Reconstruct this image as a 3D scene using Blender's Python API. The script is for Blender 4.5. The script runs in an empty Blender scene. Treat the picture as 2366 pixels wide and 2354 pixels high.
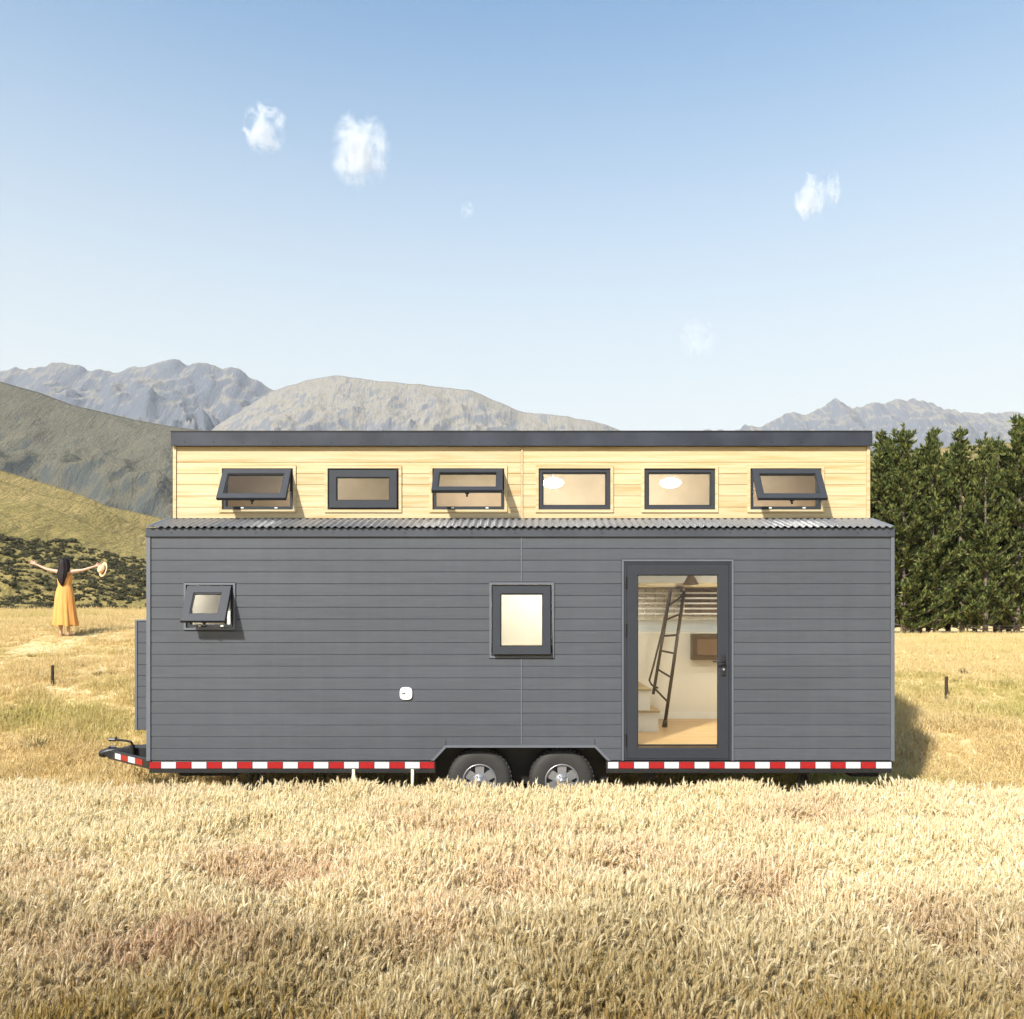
import bpy, math, random
import numpy as np
from mathutils import Vector, Matrix

random.seed(7)
rng = np.random.default_rng(11)
scene = bpy.context.scene
COL = scene.collection
R = math.radians

# ------------------------------------------------------------------ camera
EYE = 2.16          # eye height above the ground under the trailer
F = 1935.0          # focal length in photograph pixels (2366 wide)
CX, HY = 1183.0, 1418.0
cam_d = bpy.data.cameras.new("camera")
cam = bpy.data.objects.new("camera", cam_d)
COL.objects.link(cam)
cam.location = (0, 0, EYE)
cam.rotation_euler = (R(90), 0, 0)
cam_d.sensor_width = 36.0
cam_d.lens = 36.0 * F / 2366.0
cam_d.shift_y = (HY - 1177.0) / 2366.0
cam_d.clip_start = 0.05
cam_d.clip_end = 30000
scene.camera = cam

# ------------------------------------------------------------------ world, sun, exposure
SUN_EL, SUN_AZ = R(38), math.atan2(-0.52, -0.80)     # azimuth measured from +Y towards +X
world = bpy.data.worlds.new("World")
scene.world = world
world.use_nodes = True
wn = world.node_tree
bgn = wn.nodes["Background"]
sky = wn.nodes.new("ShaderNodeTexSky")
sky.sky_type = 'NISHITA'
sky.sun_disc = False
sky.sun_elevation = SUN_EL
sky.sun_rotation = SUN_AZ
sky.altitude = 400
sky.air_density = 1.0
sky.dust_density = 1.2
sky.ozone_density = 1.2
hs_ = wn.nodes.new('ShaderNodeHueSaturation'); hs_.inputs['Saturation'].default_value = 1.42; hs_.inputs['Hue'].default_value = .490
wn.links.new(sky.outputs[0], hs_.inputs['Color']); 
# pale haze veil that thickens evenly towards the horizon all round
tc_ = wn.nodes.new('ShaderNodeTexCoord'); sp_ = wn.nodes.new('ShaderNodeSeparateXYZ'); mr_ = wn.nodes.new('ShaderNodeMapRange')
mr_.interpolation_type = 'SMOOTHERSTEP'
mr_.inputs['From Min'].default_value = .86; mr_.inputs['From Max'].default_value = .06; mr_.inputs['To Max'].default_value = .97
mx_ = wn.nodes.new('ShaderNodeMix'); mx_.data_type = 'RGBA'; mx_.inputs[7].default_value = (3.30, 3.48, 3.42, 1)
wn.links.new(tc_.outputs['Generated'], sp_.inputs[0]); wn.links.new(sp_.outputs[2], mr_.inputs[0]); wn.links.new(mr_.outputs[0], mx_.inputs[0])
wn.links.new(hs_.outputs[0], mx_.inputs[6]); wn.links.new(mx_.outputs[2], bgn.inputs[0])
bgn.inputs[1].default_value = 0.115

sun_d = bpy.data.lights.new("sun", 'SUN')
sun = bpy.data.objects.new("sun", sun_d)
COL.objects.link(sun)
sun_d.energy = 4.2
sun_d.angle = R(2.5)
sun_d.color = (1.0, 0.95, 0.86)
sdir = Vector((math.sin(SUN_AZ) * math.cos(SUN_EL), math.cos(SUN_AZ) * math.cos(SUN_EL), math.sin(SUN_EL)))
sun.rotation_euler = sdir.to_track_quat('Z', 'Y').to_euler()

scene.view_settings.view_transform = 'Standard'
scene.view_settings.look = 'None'
scene.view_settings.gamma = 1.0
scene.view_settings.use_curve_mapping = False
scene.view_settings.exposure = 1.1
scene.render.engine = 'CYCLES'
cy = scene.cycles
cy.use_denoising = True
cy.max_bounces = 8
cy.diffuse_bounces = 3
cy.glossy_bounces = 3
cy.transmission_bounces = 4
cy.transparent_max_bounces = 24
cy.volume_bounces = 1
cy.sample_clamp_indirect = 6.0

# ------------------------------------------------------------------ helpers: noise
def _hash(ix, iy, seed):
    h = (ix.astype(np.int64) * 374761393 + iy.astype(np.int64) * 668265263 + seed * 974711) & 0x7fffffff
    h = ((h ^ (h >> 13)) * 1274126177) & 0x7fffffff
    h = (h ^ (h >> 16)) & 0xffff
    return h / 65535.0
def vnoise(x, y, seed=0):
    x = np.asarray(x, float); y = np.asarray(y, float)
    x0 = np.floor(x); y0 = np.floor(y); fx = x - x0; fy = y - y0
    u = fx * fx * fx * (fx * (fx * 6 - 15) + 10); v = fy * fy * fy * (fy * (fy * 6 - 15) + 10)
    def g(ix, iy):
        a = _hash(ix, iy, seed) * 2 * np.pi
        return np.cos(a) * (x - ix) + np.sin(a) * (y - iy)
    a = g(x0, y0); b = g(x0 + 1, y0); c = g(x0, y0 + 1); d = g(x0 + 1, y0 + 1)
    return (a + (b - a) * u) * (1 - v) + (c + (d - c) * u) * v
def fbm(x, y, seed=0, oct=4, gain=0.5):
    s = 0; amp = 1; fr = 1
    for i in range(oct):
        s = s + amp * vnoise(np.asarray(x) * fr, np.asarray(y) * fr, seed + i * 17); amp *= gain; fr *= 2.03
    return s
def ridged(x, y, seed=0, oct=5, gain=0.55):
    s = 0; amp = 1; fr = 1; w = 1
    for i in range(oct):
        n = 1 - np.abs(vnoise(np.asarray(x) * fr, np.asarray(y) * fr, seed + i * 31)) * 1.9
        n = np.clip(n, 0, 1) ** 2
        s = s + amp * n * w; w = np.clip(n * 1.6, 0, 1); amp *= gain; fr *= 2.1
    return s
def sstep(a, b, x):
    t = np.clip((np.asarray(x, float) - a) / (b - a), 0, 1)
    return t * t * (3 - 2 * t)

# ------------------------------------------------------------------ helpers: meshes
class MB:
    def __init__(s): s.v = []; s.f = []
    def add(s, vs, fs):
        o = len(s.v); s.v.extend([tuple(p) for p in vs]); s.f.extend([tuple(i + o for i in q) for q in fs]); return s
    def box(s, x0, x1, y0, y1, z0, z1, M=None):
        vs = [(x0,y0,z0),(x1,y0,z0),(x1,y1,z0),(x0,y1,z0),(x0,y0,z1),(x1,y0,z1),(x1,y1,z1),(x0,y1,z1)]
        if M: vs = [M(p) for p in vs]
        return s.add(vs, [(0,3,2,1),(4,5,6,7),(0,1,5,4),(1,2,6,5),(2,3,7,6),(3,0,4,7)])
    def ring(s, x0, x1, z0, z1, w, y0, y1, M=None, wb=None, bev=0.0):
        """rectangular picture-frame ring, face width w, from front y0 to back y1, inner edge may step in"""
        wb = w if wb is None else wb
        def rect(a, y): return [(x0+a,y,z0+a),(x1-a,y,z0+a),(x1-a,y,z1-a),(x0+a,y,z1-a)]
        loops = [rect(0, y1), rect(0, y0+bev), rect(bev, y0), rect(w-bev, y0), rect(w, y0+bev), rect(wb, y1)]
        vs = [p for l in loops for p in l]
        if M: vs = [M(p) for p in vs]
        fs = []
        n = len(loops)
        for k in range(n):
            a = k*4; b = ((k+1) % n)*4
            for i in range(4):
                j = (i+1) % 4
                fs.append((a+i, a+j, b+j, b+i))
        return s.add(vs, fs)
    def prism(s, poly, y0, y1):
        """polygon in xz (counter-clockwise seen from -y) extruded from y0 to y1"""
        n = len(poly)
        vs = [(x,y0,z) for x,z in poly] + [(x,y1,z) for x,z in poly]
        fs = [tuple(range(n)), tuple(range(2*n-1, n-1, -1))]
        for i in range(n):
            j = (i+1) % n
            fs.append((i, i+n, j+n, j))
        return s.add(vs, fs)
    def tube(s, pts, rad, n=8, caps=True):
        pts = [Vector(p) for p in pts]; m = len(pts)
        if not hasattr(rad, '__len__'): rad = [rad]*m
        up = None; rings = []
        for i, p in enumerate(pts):
            t = (pts[min(i+1, m-1)] - pts[max(i-1, 0)]).normalized()
            if up is None:
                a = Vector((0,0,1)) if abs(t.z) < .9 else Vector((1,0,0))
                u = t.cross(a).normalized()
            else:
                u = (up - t*up.dot(t)).normalized()
            up = u; w = t.cross(u)
            rings.append([p + (u*math.cos(2*math.pi*k/n) + w*math.sin(2*math.pi*k/n))*rad[i] for k in range(n)])
        vs = [q for r in rings for q in r]; fs = []
        for i in range(m-1):
            for k in range(n):
                l = (k+1) % n
                fs.append((i*n+k, i*n+l, (i+1)*n+l, (i+1)*n+k))
        if caps:
            fs.append(tuple(range(n-1,-1,-1))); fs.append(tuple((m-1)*n+k for k in range(n)))
        return s.add(vs, fs)
    def lathe_y(s, cx, cz, prof, n=32):
        """profile [(y, r)] turned about the y axis through (cx, cz)"""
        vs = []; fs = []; m = len(prof)
        for y, r in prof:
            for k in range(n):
                a = 2*math.pi*k/n; vs.append((cx + r*math.cos(a), y, cz + r*math.sin(a)))
        for i in range(m-1):
            for k in range(n):
                l = (k+1) % n; fs.append((i*n+k, i*n+l, (i+1)*n+l, (i+1)*n+k))
        return s.add(vs, fs)
    def lathe_z(s, cx, cyy, prof, n=24):
        vs = []; fs = []; m = len(prof)
        for z, r in prof:
            for k in range(n):
                a = 2*math.pi*k/n; vs.append((cx + r*math.cos(a), cyy + r*math.sin(a), z))
        for i in range(m-1):
            for k in range(n):
                l = (k+1) % n; fs.append((i*n+k, i*n+l, (i+1)*n+l, (i+1)*n+k))
        return s.add(vs, fs)

def mesh_obj(name, mb, mat, parent=None, smooth=False, origin=(0,0,0), bevel=0.0, recalc=True):
    me = bpy.data.meshes.new(name)
    ox, oy, oz = origin
    me.from_pydata([(x-ox, y-oy, z-oz) for x,y,z in mb.v], [], mb.f)
    if recalc:
        import bmesh
        bm = bmesh.new(); bm.from_mesh(me); bmesh.ops.recalc_face_normals(bm, faces=bm.faces); bm.to_mesh(me); bm.free()
    if mat is not None: me.materials.append(mat)
    if smooth:
        me.polygons.foreach_set('use_smooth', [True]*len(me.polygons))
    o = bpy.data.objects.new(name, me); COL.objects.link(o)
    if parent is not None: o.parent = parent
    else: o.location = origin
    if bevel > 0:
        b = o.modifiers.new('bevel', 'BEVEL'); b.width = bevel; b.segments = 2; b.limit_method = 'ANGLE'; b.angle_limit = R(40)
    return o
def empty(name, loc):
    o = bpy.data.objects.new(name, None); COL.objects.link(o); o.location = loc; o.empty_display_size = .2; return o
def tag(o, label=None, cat=None, group=None, kind=None):
    if label: o['label'] = label
    if cat: o['category'] = cat
    if group: o['group'] = group
    if kind: o['kind'] = kind
    return o

# ------------------------------------------------------------------ helpers: materials
class NT:
    def __init__(s, name):
        s.m = bpy.data.materials.new(name); s.m.use_nodes = True
        s.t = s.m.node_tree; s.b = s.t.nodes["Principled BSDF"]; s.out = s.t.nodes["Material Output"]
    def n(s, typ, **kw):
        x = s.t.nodes.new(typ)
        for k, v in kw.items(): setattr(x, k, v)
        return x
    def l(s, a, b): s.t.links.new(a, b)
    def coord(s, kind='Object', scale=(1,1,1), rot=(0,0,0)):
        c = s.n("ShaderNodeTexCoord"); mp = s.n("ShaderNodeMapping")
        mp.inputs['Scale'].default_value = scale; mp.inputs['Rotation'].default_value = rot
        s.l(c.outputs[kind], mp.inputs['Vector']); return mp.outputs[0]
    def noise(s, vec, scale, detail=4, rough=.55, dist=0):
        x = s.n("ShaderNodeTexNoise"); x.inputs['Scale'].default_value = scale; x.inputs['Detail'].default_value = detail
        x.inputs['Roughness'].default_value = rough; x.inputs['Distortion'].default_value = dist
        if vec is not None: s.l(vec, x.inputs['Vector'])
        return x.outputs['Fac']
    def ramp(s, fac, stops, interp='LINEAR'):
        x = s.n("ShaderNodeValToRGB"); x.color_ramp.interpolation = interp
        e = x.color_ramp.elements
        while len(e) < len(stops): e.new(.5)
        for k, (p, c) in enumerate(stops):
            e[k].position = p; e[k].color = (c[0], c[1], c[2], 1) if hasattr(c, '__len__') else (c, c, c, 1)
        s.l(fac, x.inputs[0]); return x.outputs[0]
    def mix(s, fac, a, b, typ='MIX'):
        x = s.n("ShaderNodeMix", data_type='RGBA', blend_type=typ)
        for sock, v in ((x.inputs[0], fac), (x.inputs[6], a), (x.inputs[7], b)):
            if hasattr(v, 'links') or isinstance(v, bpy.types.NodeSocket): s.l(v, sock)
            elif hasattr(v, '__len__'): sock.default_value = (v[0], v[1], v[2], 1)
            else: sock.default_value = v
        return x.outputs[2]
    def math(s, op, a, b=None, c=None):
        x = s.n("ShaderNodeMath", operation=op)
        for k, v in enumerate((a, b, c)):
            if v is None: continue
            if isinstance(v, bpy.types.NodeSocket): s.l(v, x.inputs[k])
            else: x.inputs[k].default_value = v
        return x.outputs[0]
    def base(s, c):
        if isinstance(c, bpy.types.NodeSocket): s.l(c, s.b.inputs['Base Color'])
        else: s.b.inputs['Base Color'].default_value = (c[0], c[1], c[2], 1)
    def bump(s, h, strength=.3, dist=.01):
        x = s.n("ShaderNodeBump"); x.inputs['Strength'].default_value = strength; x.inputs['Distance'].default_value = dist
        s.l(h, x.inputs['Height']); s.l(x.outputs[0], s.b.inputs['Normal'])
    def set(s, **kw):
        for k, v in kw.items(): s.b.inputs[k.replace('_', ' ')].default_value = v
        return s

def simple(name, col, rough=.5, metal=0.0, var=.12, vscale=6.0, spec=.5, bump=0.0):
    t = NT(name); v = t.coord('Object')
    n = t.noise(v, vscale, 4)
    t.base(t.ramp(n, [(.3, [c*(1-var) for c in col]), (.7, [min(1, c*(1+var)) for c in col])]))
    t.set(Roughness=rough, Metallic=metal); t.b.inputs['Specular IOR Level'].default_value = spec
    if bump: t.bump(t.noise(v, vscale*8, 3), bump, .004)
    return t.m

def mat_siding():
    t = NT('painted_siding'); v = t.coord('Object', (1, 1, 14))
    oi = t.n("ShaderNodeObjectInfo")
    n = t.noise(v, 3.0, 5, .6)
    c = t.ramp(n, [(.25, (.055, .061, .073)), (.75, (.069, .075, .088))])
    big = t.noise(t.coord('Object', (.35, 1, .9)), 1.3, 4, .6); streak = t.noise(t.coord('Object', (5.0, 1, .35)), 2.0, 5, .65)
    tone = t.math('MULTIPLY_ADD', oi.outputs['Random'], .10, .95)
    tone = t.math('MULTIPLY', tone, t.math('ADD', t.math('MULTIPLY_ADD', big, .36, .82), t.math('MULTIPLY_ADD', streak, .22, -.11)))
    hs = t.n("ShaderNodeHueSaturation"); t.l(tone, hs.inputs['Value']); t.l(c, hs.inputs['Color'])
    t.base(hs.outputs[0]); t.set(Roughness=.38); t.b.inputs['Specular IOR Level'].default_value = .5
    fine = t.noise(t.coord('Object', (2.0, 1, 90)), 4.0, 4, .6)
    t.bump(t.math('ADD', t.math('MULTIPLY', fine, .5), t.noise(t.coord('Object', (.8, 1, 3.0)), 2.0, 2)), .22, .006)
    return t.m
def mat_pine():
    t = NT('pale_pine')
    c = t.n("ShaderNodeTexCoord"); oi = t.n("ShaderNodeObjectInfo")
    add = t.n("ShaderNodeVectorMath", operation='ADD'); mul = t.n("ShaderNodeVectorMath", operation='SCALE')
    cmb = t.n("ShaderNodeCombineXYZ")
    t.l(oi.outputs['Random'], cmb.inputs[0]); t.l(oi.outputs['Random'], cmb.inputs[2])
    t.l(cmb.outputs[0], mul.inputs[0]); mul.inputs['Scale'].default_value = 37.0
    t.l(c.outputs['Object'], add.inputs[0]); t.l(mul.outputs[0], add.inputs[1])
    mp = t.n("ShaderNodeMapping"); mp.inputs['Scale'].default_value = (.55, 1, 13.0); t.l(add.outputs[0], mp.inputs[0])
    n1 = t.noise(mp.outputs[0], 1.6, 6, .6, .6)
    mp2 = t.n("ShaderNodeMapping"); mp2.inputs['Scale'].default_value = (.9, 1, 60.0); t.l(add.outputs[0], mp2.inputs[0])
    n2 = t.noise(mp2.outputs[0], 2.2, 5, .65, .2)
    col = t.ramp(n1, [(.28, (.37, .235, .095)), (.40, (.45, .335, .165)), (.50, (.495, .40, .230)), (.72, (.525, .45, .300))])
    col = t.mix(t.math('MULTIPLY', t.math('MAXIMUM', t.math('SUBTRACT', .60, n2), 0.0), 1.2), col, (.36, .21, .07))
    hs = t.n("ShaderNodeHueSaturation"); t.l(t.math('MULTIPLY_ADD', oi.outputs['Random'], .16, .90), hs.inputs['Value']); t.l(col, hs.inputs['Color'])
    t.base(hs.outputs[0]); t.set(Roughness=.5); t.bump(n2, .15, .003)
    return t.m
def mat_glass():
    t = NT('window_glass')
    tr = t.n("ShaderNodeBsdfTransparent"); tr.inputs[0].default_value = (.93, .95, .94, 1)
    gl = t.n("ShaderNodeBsdfGlossy"); gl.inputs['Roughness'].default_value = .02
    fr = t.n("ShaderNodeFresnel"); fr.inputs['IOR'].default_value = 1.55
    bp = t.n("ShaderNodeBump"); bp.inputs['Strength'].default_value = .03; bp.inputs['Distance'].default_value = .02
    t.l(t.noise(t.coord('Object'), 3.0, 2), bp.inputs['Height']); t.l(bp.outputs[0], gl.inputs['Normal'])
    ge = t.n("ShaderNodeNewGeometry")
    mx = t.n("ShaderNodeMixShader"); t.l(t.math('MULTIPLY', fr.outputs[0], t.math('SUBTRACT', 1.0, ge.outputs['Backfacing'])), mx.inputs[0]); t.l(tr.outputs[0], mx.inputs[1]); t.l(gl.outputs[0], mx.inputs[2])
    t.l(mx.outputs[0], t.out.inputs['Surface']); return t.m
def mat_frosted():
    t = NT('frosted_glare_pane'); tr = t.n("ShaderNodeBsdfTranslucent"); tr.inputs[0].default_value = (.96, .97, .97, 1)
    t.base((.92, .93, .93)); t.set(Roughness=.25); mx = t.n("ShaderNodeMixShader"); mx.inputs[0].default_value = .55
    t.l(t.b.outputs[0], mx.inputs[1]); t.l(tr.outputs[0], mx.inputs[2]); t.l(mx.outputs[0], t.out.inputs['Surface']); return t.m
def mat_floorwood():
    t = NT('oak_floor'); v = t.coord('Object', (1.2, 14, 1))
    n = t.noise(v, 2.0, 5, .6, .3)
    t.base(t.ramp(n, [(.3, (.40, .24, .10)), (.7, (.60, .40, .20))])); t.set(Roughness=.4); return t.m

M = dict(
    siding=mat_siding(), pine=mat_pine(), glass=mat_glass(), frosted=mat_frosted(), oak=mat_floorwood(),
    trim=simple('grey_trim', (.100, .109, .128), .5, var=.05),
    backer=simple('dark_backing', (.05, .05, .055), .7, var=.1),
    fascia=simple('charcoal_flashing', (.030, .035, .047), .5, var=.3, vscale=2.5, bump=.10, spec=.25),
    eave=simple('grey_flashing', (.050, .055, .068), .5, var=.15, vscale=2.5, bump=.08, spec=.3),
    roof=simple('corrugated_steel', (.17, .18, .20), .42, metal=.3, var=.10),
    frame=simple('charcoal_aluminium', (.027, .031, .039), .6, var=.06, spec=.30),
    doorframe=simple('charcoal_door_aluminium', (.026, .029, .036), .5, var=.06, spec=.3),
    gasket=simple('black_gasket', (.008, .008, .009), .6),
    black=simple('black_steel', (.012, .012, .013), .45, var=.3),
    tyre=simple('tyre_rubber', (.022, .021, .019), .75, var=.15, bump=.2),
    rim=simple('painted_alloy', (.27, .275, .285), .35, metal=.6, var=.06),
    red=simple('red_reflective_tape', (.29, .009, .012), .3, var=.06, vscale=40),
    white=simple('white_reflective_tape', (.47, .48, .50), .35, var=.05, vscale=60),
    plastic=simple('white_plastic', (.80, .80, .80), .35, var=.02),
    pipe=simple('cream_pvc', (.72, .66, .46), .45, var=.06),
    zinc=simple('zinc_steel', (.45, .46, .48), .35, metal=.7),
    wallin=simple('cream_wall_lining', (.76, .725, .65), .6, var=.03, vscale=2),
    tanwall=simple('tan_ply_lining', (.58, .47, .35), .55, var=.10, vscale=3),
    whitein=simple('white_panel', (.80, .79, .75), .45, var=.02),
    brown=simple('dark_brown_cabinet', (.060, .034, .018), .4, var=.2),
    brown_panel=simple('brown_panel', (.17, .10, .055), .45, var=.15),
    bronze=simple('brown_steel_tube', (.035, .022, .015), .4, var=.15),
    post=simple('weathered_post', (.030, .020, .012), .8, var=.3, vscale=20, bump=.4),
)
def mat_lamp(e):
    t = NT('lit_lamp_globe'); t.base((.9, .9, .88)); t.b.inputs['Emission Color'].default_value = (1, .93, .82, 1); t.b.inputs['Emission Strength'].default_value = e
    return t.m
M['lamp'] = mat_lamp(40.0)
M['lamp_soft'] = mat_lamp(14.0)

# ------------------------------------------------------------------ setting: ground
PL = [(-600, 0), (9, 0), (10.8, 0.0), (12, .36), (14, .95), (15.2, 1.19), (16.2, 1.37), (17.7, 1.684), (22, 2.03), (30, 2.20), (38, 2.26), (50, 2.1), (70, 1.0), (90, .6), (4200, .6)]
PR = [(-600, 0), (9, 0), (10.8, 0.0), (12, .30), (14, .74), (16, .98), (20, 1.16), (30, 1.24), (38, 1.15), (45, 1.03), (55, .78), (90, .6), (4200, .6)]
def ground_z(x, y):
    x = np.asarray(x, float); y = np.asarray(y, float)
    def prof(P):
        ys = np.array([p[0] for p in P]); zs = np.array([p[1] for p in P]); 
        z = 0
        for d, w in ((-.5, .25), (0, .5), (.5, .25)): z = z + w*np.interp(y + d*np.clip(y/20, .3, 3), ys, zs)
        return z
    t = sstep(-.36, .38, x / np.maximum(y, 8))
    z = prof(PL)*(1-t) + prof(PR)*t
    near = sstep(10.5, 13, y)*(1 - sstep(70, 110, y))
    z = z + near*(.09*fbm(x/4.5, y/3.0, 3, 3) + .035*fbm(x/1.1, y/.9, 9, 2)) + .02*fbm(x/1.5, y/1.5, 5, 2)*(1-sstep(8, 10, y))
    return z

def mat_ground():
    t = NT('dry_meadow'); v = t.coord('Object')
    big = t.noise(t.coord('Object', (.10, .22, 1)), 1.6, 4, .55, .4)
    mid = t.noise(t.coord('Object', (.5, 1.1, 1)), 2.0, 6, .65)
    fine = t.noise(v, 16.0, 6, .7)
    c = t.ramp(mid, [(.30, (.54, .37, .15)), (.5, (.70, .52, .25)), (.68, (.80, .64, .37))])
    c = t.mix(t.ramp(big, [(.52, 0.0), (.68, .5)]), c, (.46, .42, .14))
    c = t.mix(t.ramp(fine, [(.36, .8), (.52, 0.0)]), c, (.34, .24, .09))
    c = t.mix(t.ramp(fine, [(.55, 0.0), (.72, .6)]), c, (.78, .62, .38))
    t.base(c); t.set(Roughness=.9); t.b.inputs['Specular IOR Level'].default_value = .1
    t.bump(fine, .9, .06)
    return t.m
def build_ground():
    ys = np.concatenate([np.linspace(-600, -5, 12), np.linspace(-3, 9, 30), np.arange(9.15, 26, .14), np.geomspace(26, 110, 90), np.geomspace(115, 4200, 30)])
    xs1 = np.concatenate([np.arange(0, 18, .22), np.geomspace(18.3, 120, 60), np.geomspace(130, 3950, 20)])
    xs = np.concatenate([-xs1[:0:-1], xs1])
    X, Y = np.meshgrid(xs, ys); Z = ground_z(X, Y)
    return grid_obj('meadow_ground', X, Y, Z, mat_ground())
def grid_obj(name, X, Y, Z, mat):
    ny, nx = X.shape
    V = np.stack([X, Y, Z], -1).reshape(-1, 3)
    i = np.arange((ny-1)*(nx-1)); r = i // (nx-1); c = i % (nx-1)
    a = r*nx + c
    Fq = np.stack([a, a+1, a+nx+1, a+nx], -1)
    me = bpy.data.meshes.new(name)
    me.vertices.add(len(V)); me.vertices.foreach_set('co', V.ravel())
    me.loops.add(Fq.size); me.loops.foreach_set('vertex_index', Fq.ravel().astype(np.int32))
    me.polygons.add(len(Fq)); me.polygons.foreach_set('loop_start', np.arange(0, Fq.size, 4, dtype=np.int32))
    me.update(calc_edges=True); me.validate()
    me.polygons.foreach_set('use_smooth', np.ones(len(Fq), dtype=bool))
    me.materials.append(mat)
    o = bpy.data.objects.new(name, me); COL.objects.link(o); tag(o, kind='structure'); return o
build_ground()

# ------------------------------------------------------------------ setting: hills and mountains
def mountain(name, pts, Y0, df, db, mat, amp, L, seed, foot=.5, power=1.15, nx=300, ny=110, rough=0.0, tails=.5, ridge_amp=None, yfront=None, stretch=1.0):
    px = np.array([p[0] for p in pts], float); py = np.array([p[1] for p in pts], float)
    Xr = (px-CX)*Y0/F; Zr = EYE + (HY-py)*Y0/F - foot
    # flanks run out on both sides
    w = (Zr.max())*tails
    xs = np.linspace(Xr[0]-w*2.2, Xr[-1]+w*2.2, nx)
    slopeL = np.where(xs < Xr[0], Zr[0]*np.clip(1-(Xr[0]-xs)/(w*2.2), 0, 1)**1.4, 0)
    slopeR = np.where(xs > Xr[-1], Zr[-1]*np.clip(1-(xs-Xr[-1])/(w*2.2), 0, 1)**1.4, 0)
    H = np.where((xs >= Xr[0]) & (xs <= Xr[-1]), np.interp(xs, Xr, Zr), slopeL + slopeR)
    if rough: H = H + rough*H.max()*fbm(xs/(L*.16), xs*0+seed, seed, 4)*np.clip(H/H.max()*1.5, 0, 1)
    v = np.concatenate([np.linspace(0, 1, int(ny*.72)), 1+np.linspace(.02, 1, ny-int(ny*.72))])
    Z = np.zeros((len(v), nx)); Yg = np.zeros_like(Z)
    dx = xs[1]-xs[0]
    for r, vv in enumerate(v):
        if vv <= 1: y = Y0 - df*(1-vv); s = vv**power; d = 1-vv
        else: y = Y0 + db*(vv-1); s = (2-vv)**power; d = vv-1
        sig = max(1e-3, d*L*.35/dx)
        k = int(min(60, math.ceil(3*sig)))
        if k >= 1 and sig > .3:
            g = np.exp(-.5*(np.arange(-k, k+1)/sig)**2); g /= g.sum()
            Hs = np.convolve(np.pad(H, k, mode='edge'), g, mode='valid')
        else: Hs = H
        wx = xs + .35*L*fbm(xs/L*.8, xs*0+y/L*.8, seed+5, 2)
        n = ridged(wx/L, (y*stretch)/L, seed, 5, .5) - .7; n = np.where(n > .25, .25+(n-.25)*.35, n)
        n = n + .50*(ridged(wx/(L*.30), y*stretch/(L*.42), seed+9, 4, .5)-.75)
        n2 = fbm(xs/(L*.22), (y*stretch)/(L*.22), seed+50, 4)
        env = np.clip(d*2.0, 0, 1)**1.3*np.clip(s*3, 0, 1)*np.clip(Hs/H.max()*2, 0, 1)
        Z[r] = foot + Hs*s + amp*H.max()*(n*env + .16*n2*np.clip(d*12, .06, 1)*np.clip(s*3, 0, 1)*np.clip(Hs/H.max()*2, 0, 1))
        Yg[r] = y
    Z = np.maximum(Z, foot-.4)
    X = np.broadcast_to(xs, Z.shape)
    return grid_obj(name, X, Yg, Z, mat)

def mat_rock(name, grass, grass2, rock, scale, rockiness=.5, hue2=None):
    t = NT(name)
    geo = t.n("ShaderNodeNewGeometry"); sep = t.n("ShaderNodeSeparateXYZ"); t.l(geo.outputs['Normal'], sep.inputs[0])
    v = t.coord('Object', (1, .5, .8))
    n1 = t.noise(v, scale, 6, .62, .3); n2 = t.noise(v, scale*9, 5, .65)
    st = t.noise(t.coord('Object', (1.6, .25, .30), (0, R(28), 0)), scale*5, 5, .6, .5)
    c = t.mix(t.ramp(n1, [(.38, 0.0), (.62, 1.0)]), grass, grass2)
    n3 = t.noise(v, scale*38, 4, .7)
    c = t.mix(t.ramp(n3, [(.40, .75), (.56, 0.0)]), c, [x*.50 for x in grass])
    c = t.mix(t.ramp(n2, [(.35, .5), (.6, 0.0)]), c, [x*.66 for x in grass])
    steep = t.math('SUBTRACT', 1.0, sep.outputs[2])
    rk = t.math('ADD', t.math('MULTIPLY', steep, .55), t.math('ADD', t.math('MULTIPLY', n1, .45), t.math('ADD', t.math('MULTIPLY', st, .55), t.math('MULTIPLY', n3, .20))))
    c = t.mix(t.ramp(rk, [(.72-.2*rockiness+.06, 0.0), (.72-.2*rockiness+.15, .92)]), c, rock)
    t.base(c); t.set(Roughness=.95); t.b.inputs['Specular IOR Level'].default_value = .05
    t.bump(t.math('ADD', n2, st), .5, .16/scale)
    return t.m

m_far = mat_rock('bare_mountain', (.205, .193, .170), (.265, .246, .208), (.085, .098, .125), .015, .55)
m_dome = mat_rock('bare_dome_mountain', (.245, .226, .192), (.305, .280, .232), (.120, .130, .150), .020, .30)
m_mid = mat_rock('tussock_slope', (.112, .106, .078), (.150, .138, .098), (.062, .070, .068), .022, .1)
m_gold = mat_rock('golden_hill', (.22, .175, .065), (.33, .25, .105), (.13, .115, .05), .05, .05)
m_olive = mat_rock('olive_hill', (.255, .205, .072), (.335, .255, .098), (.17, .145, .06), .06, .03)

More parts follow.
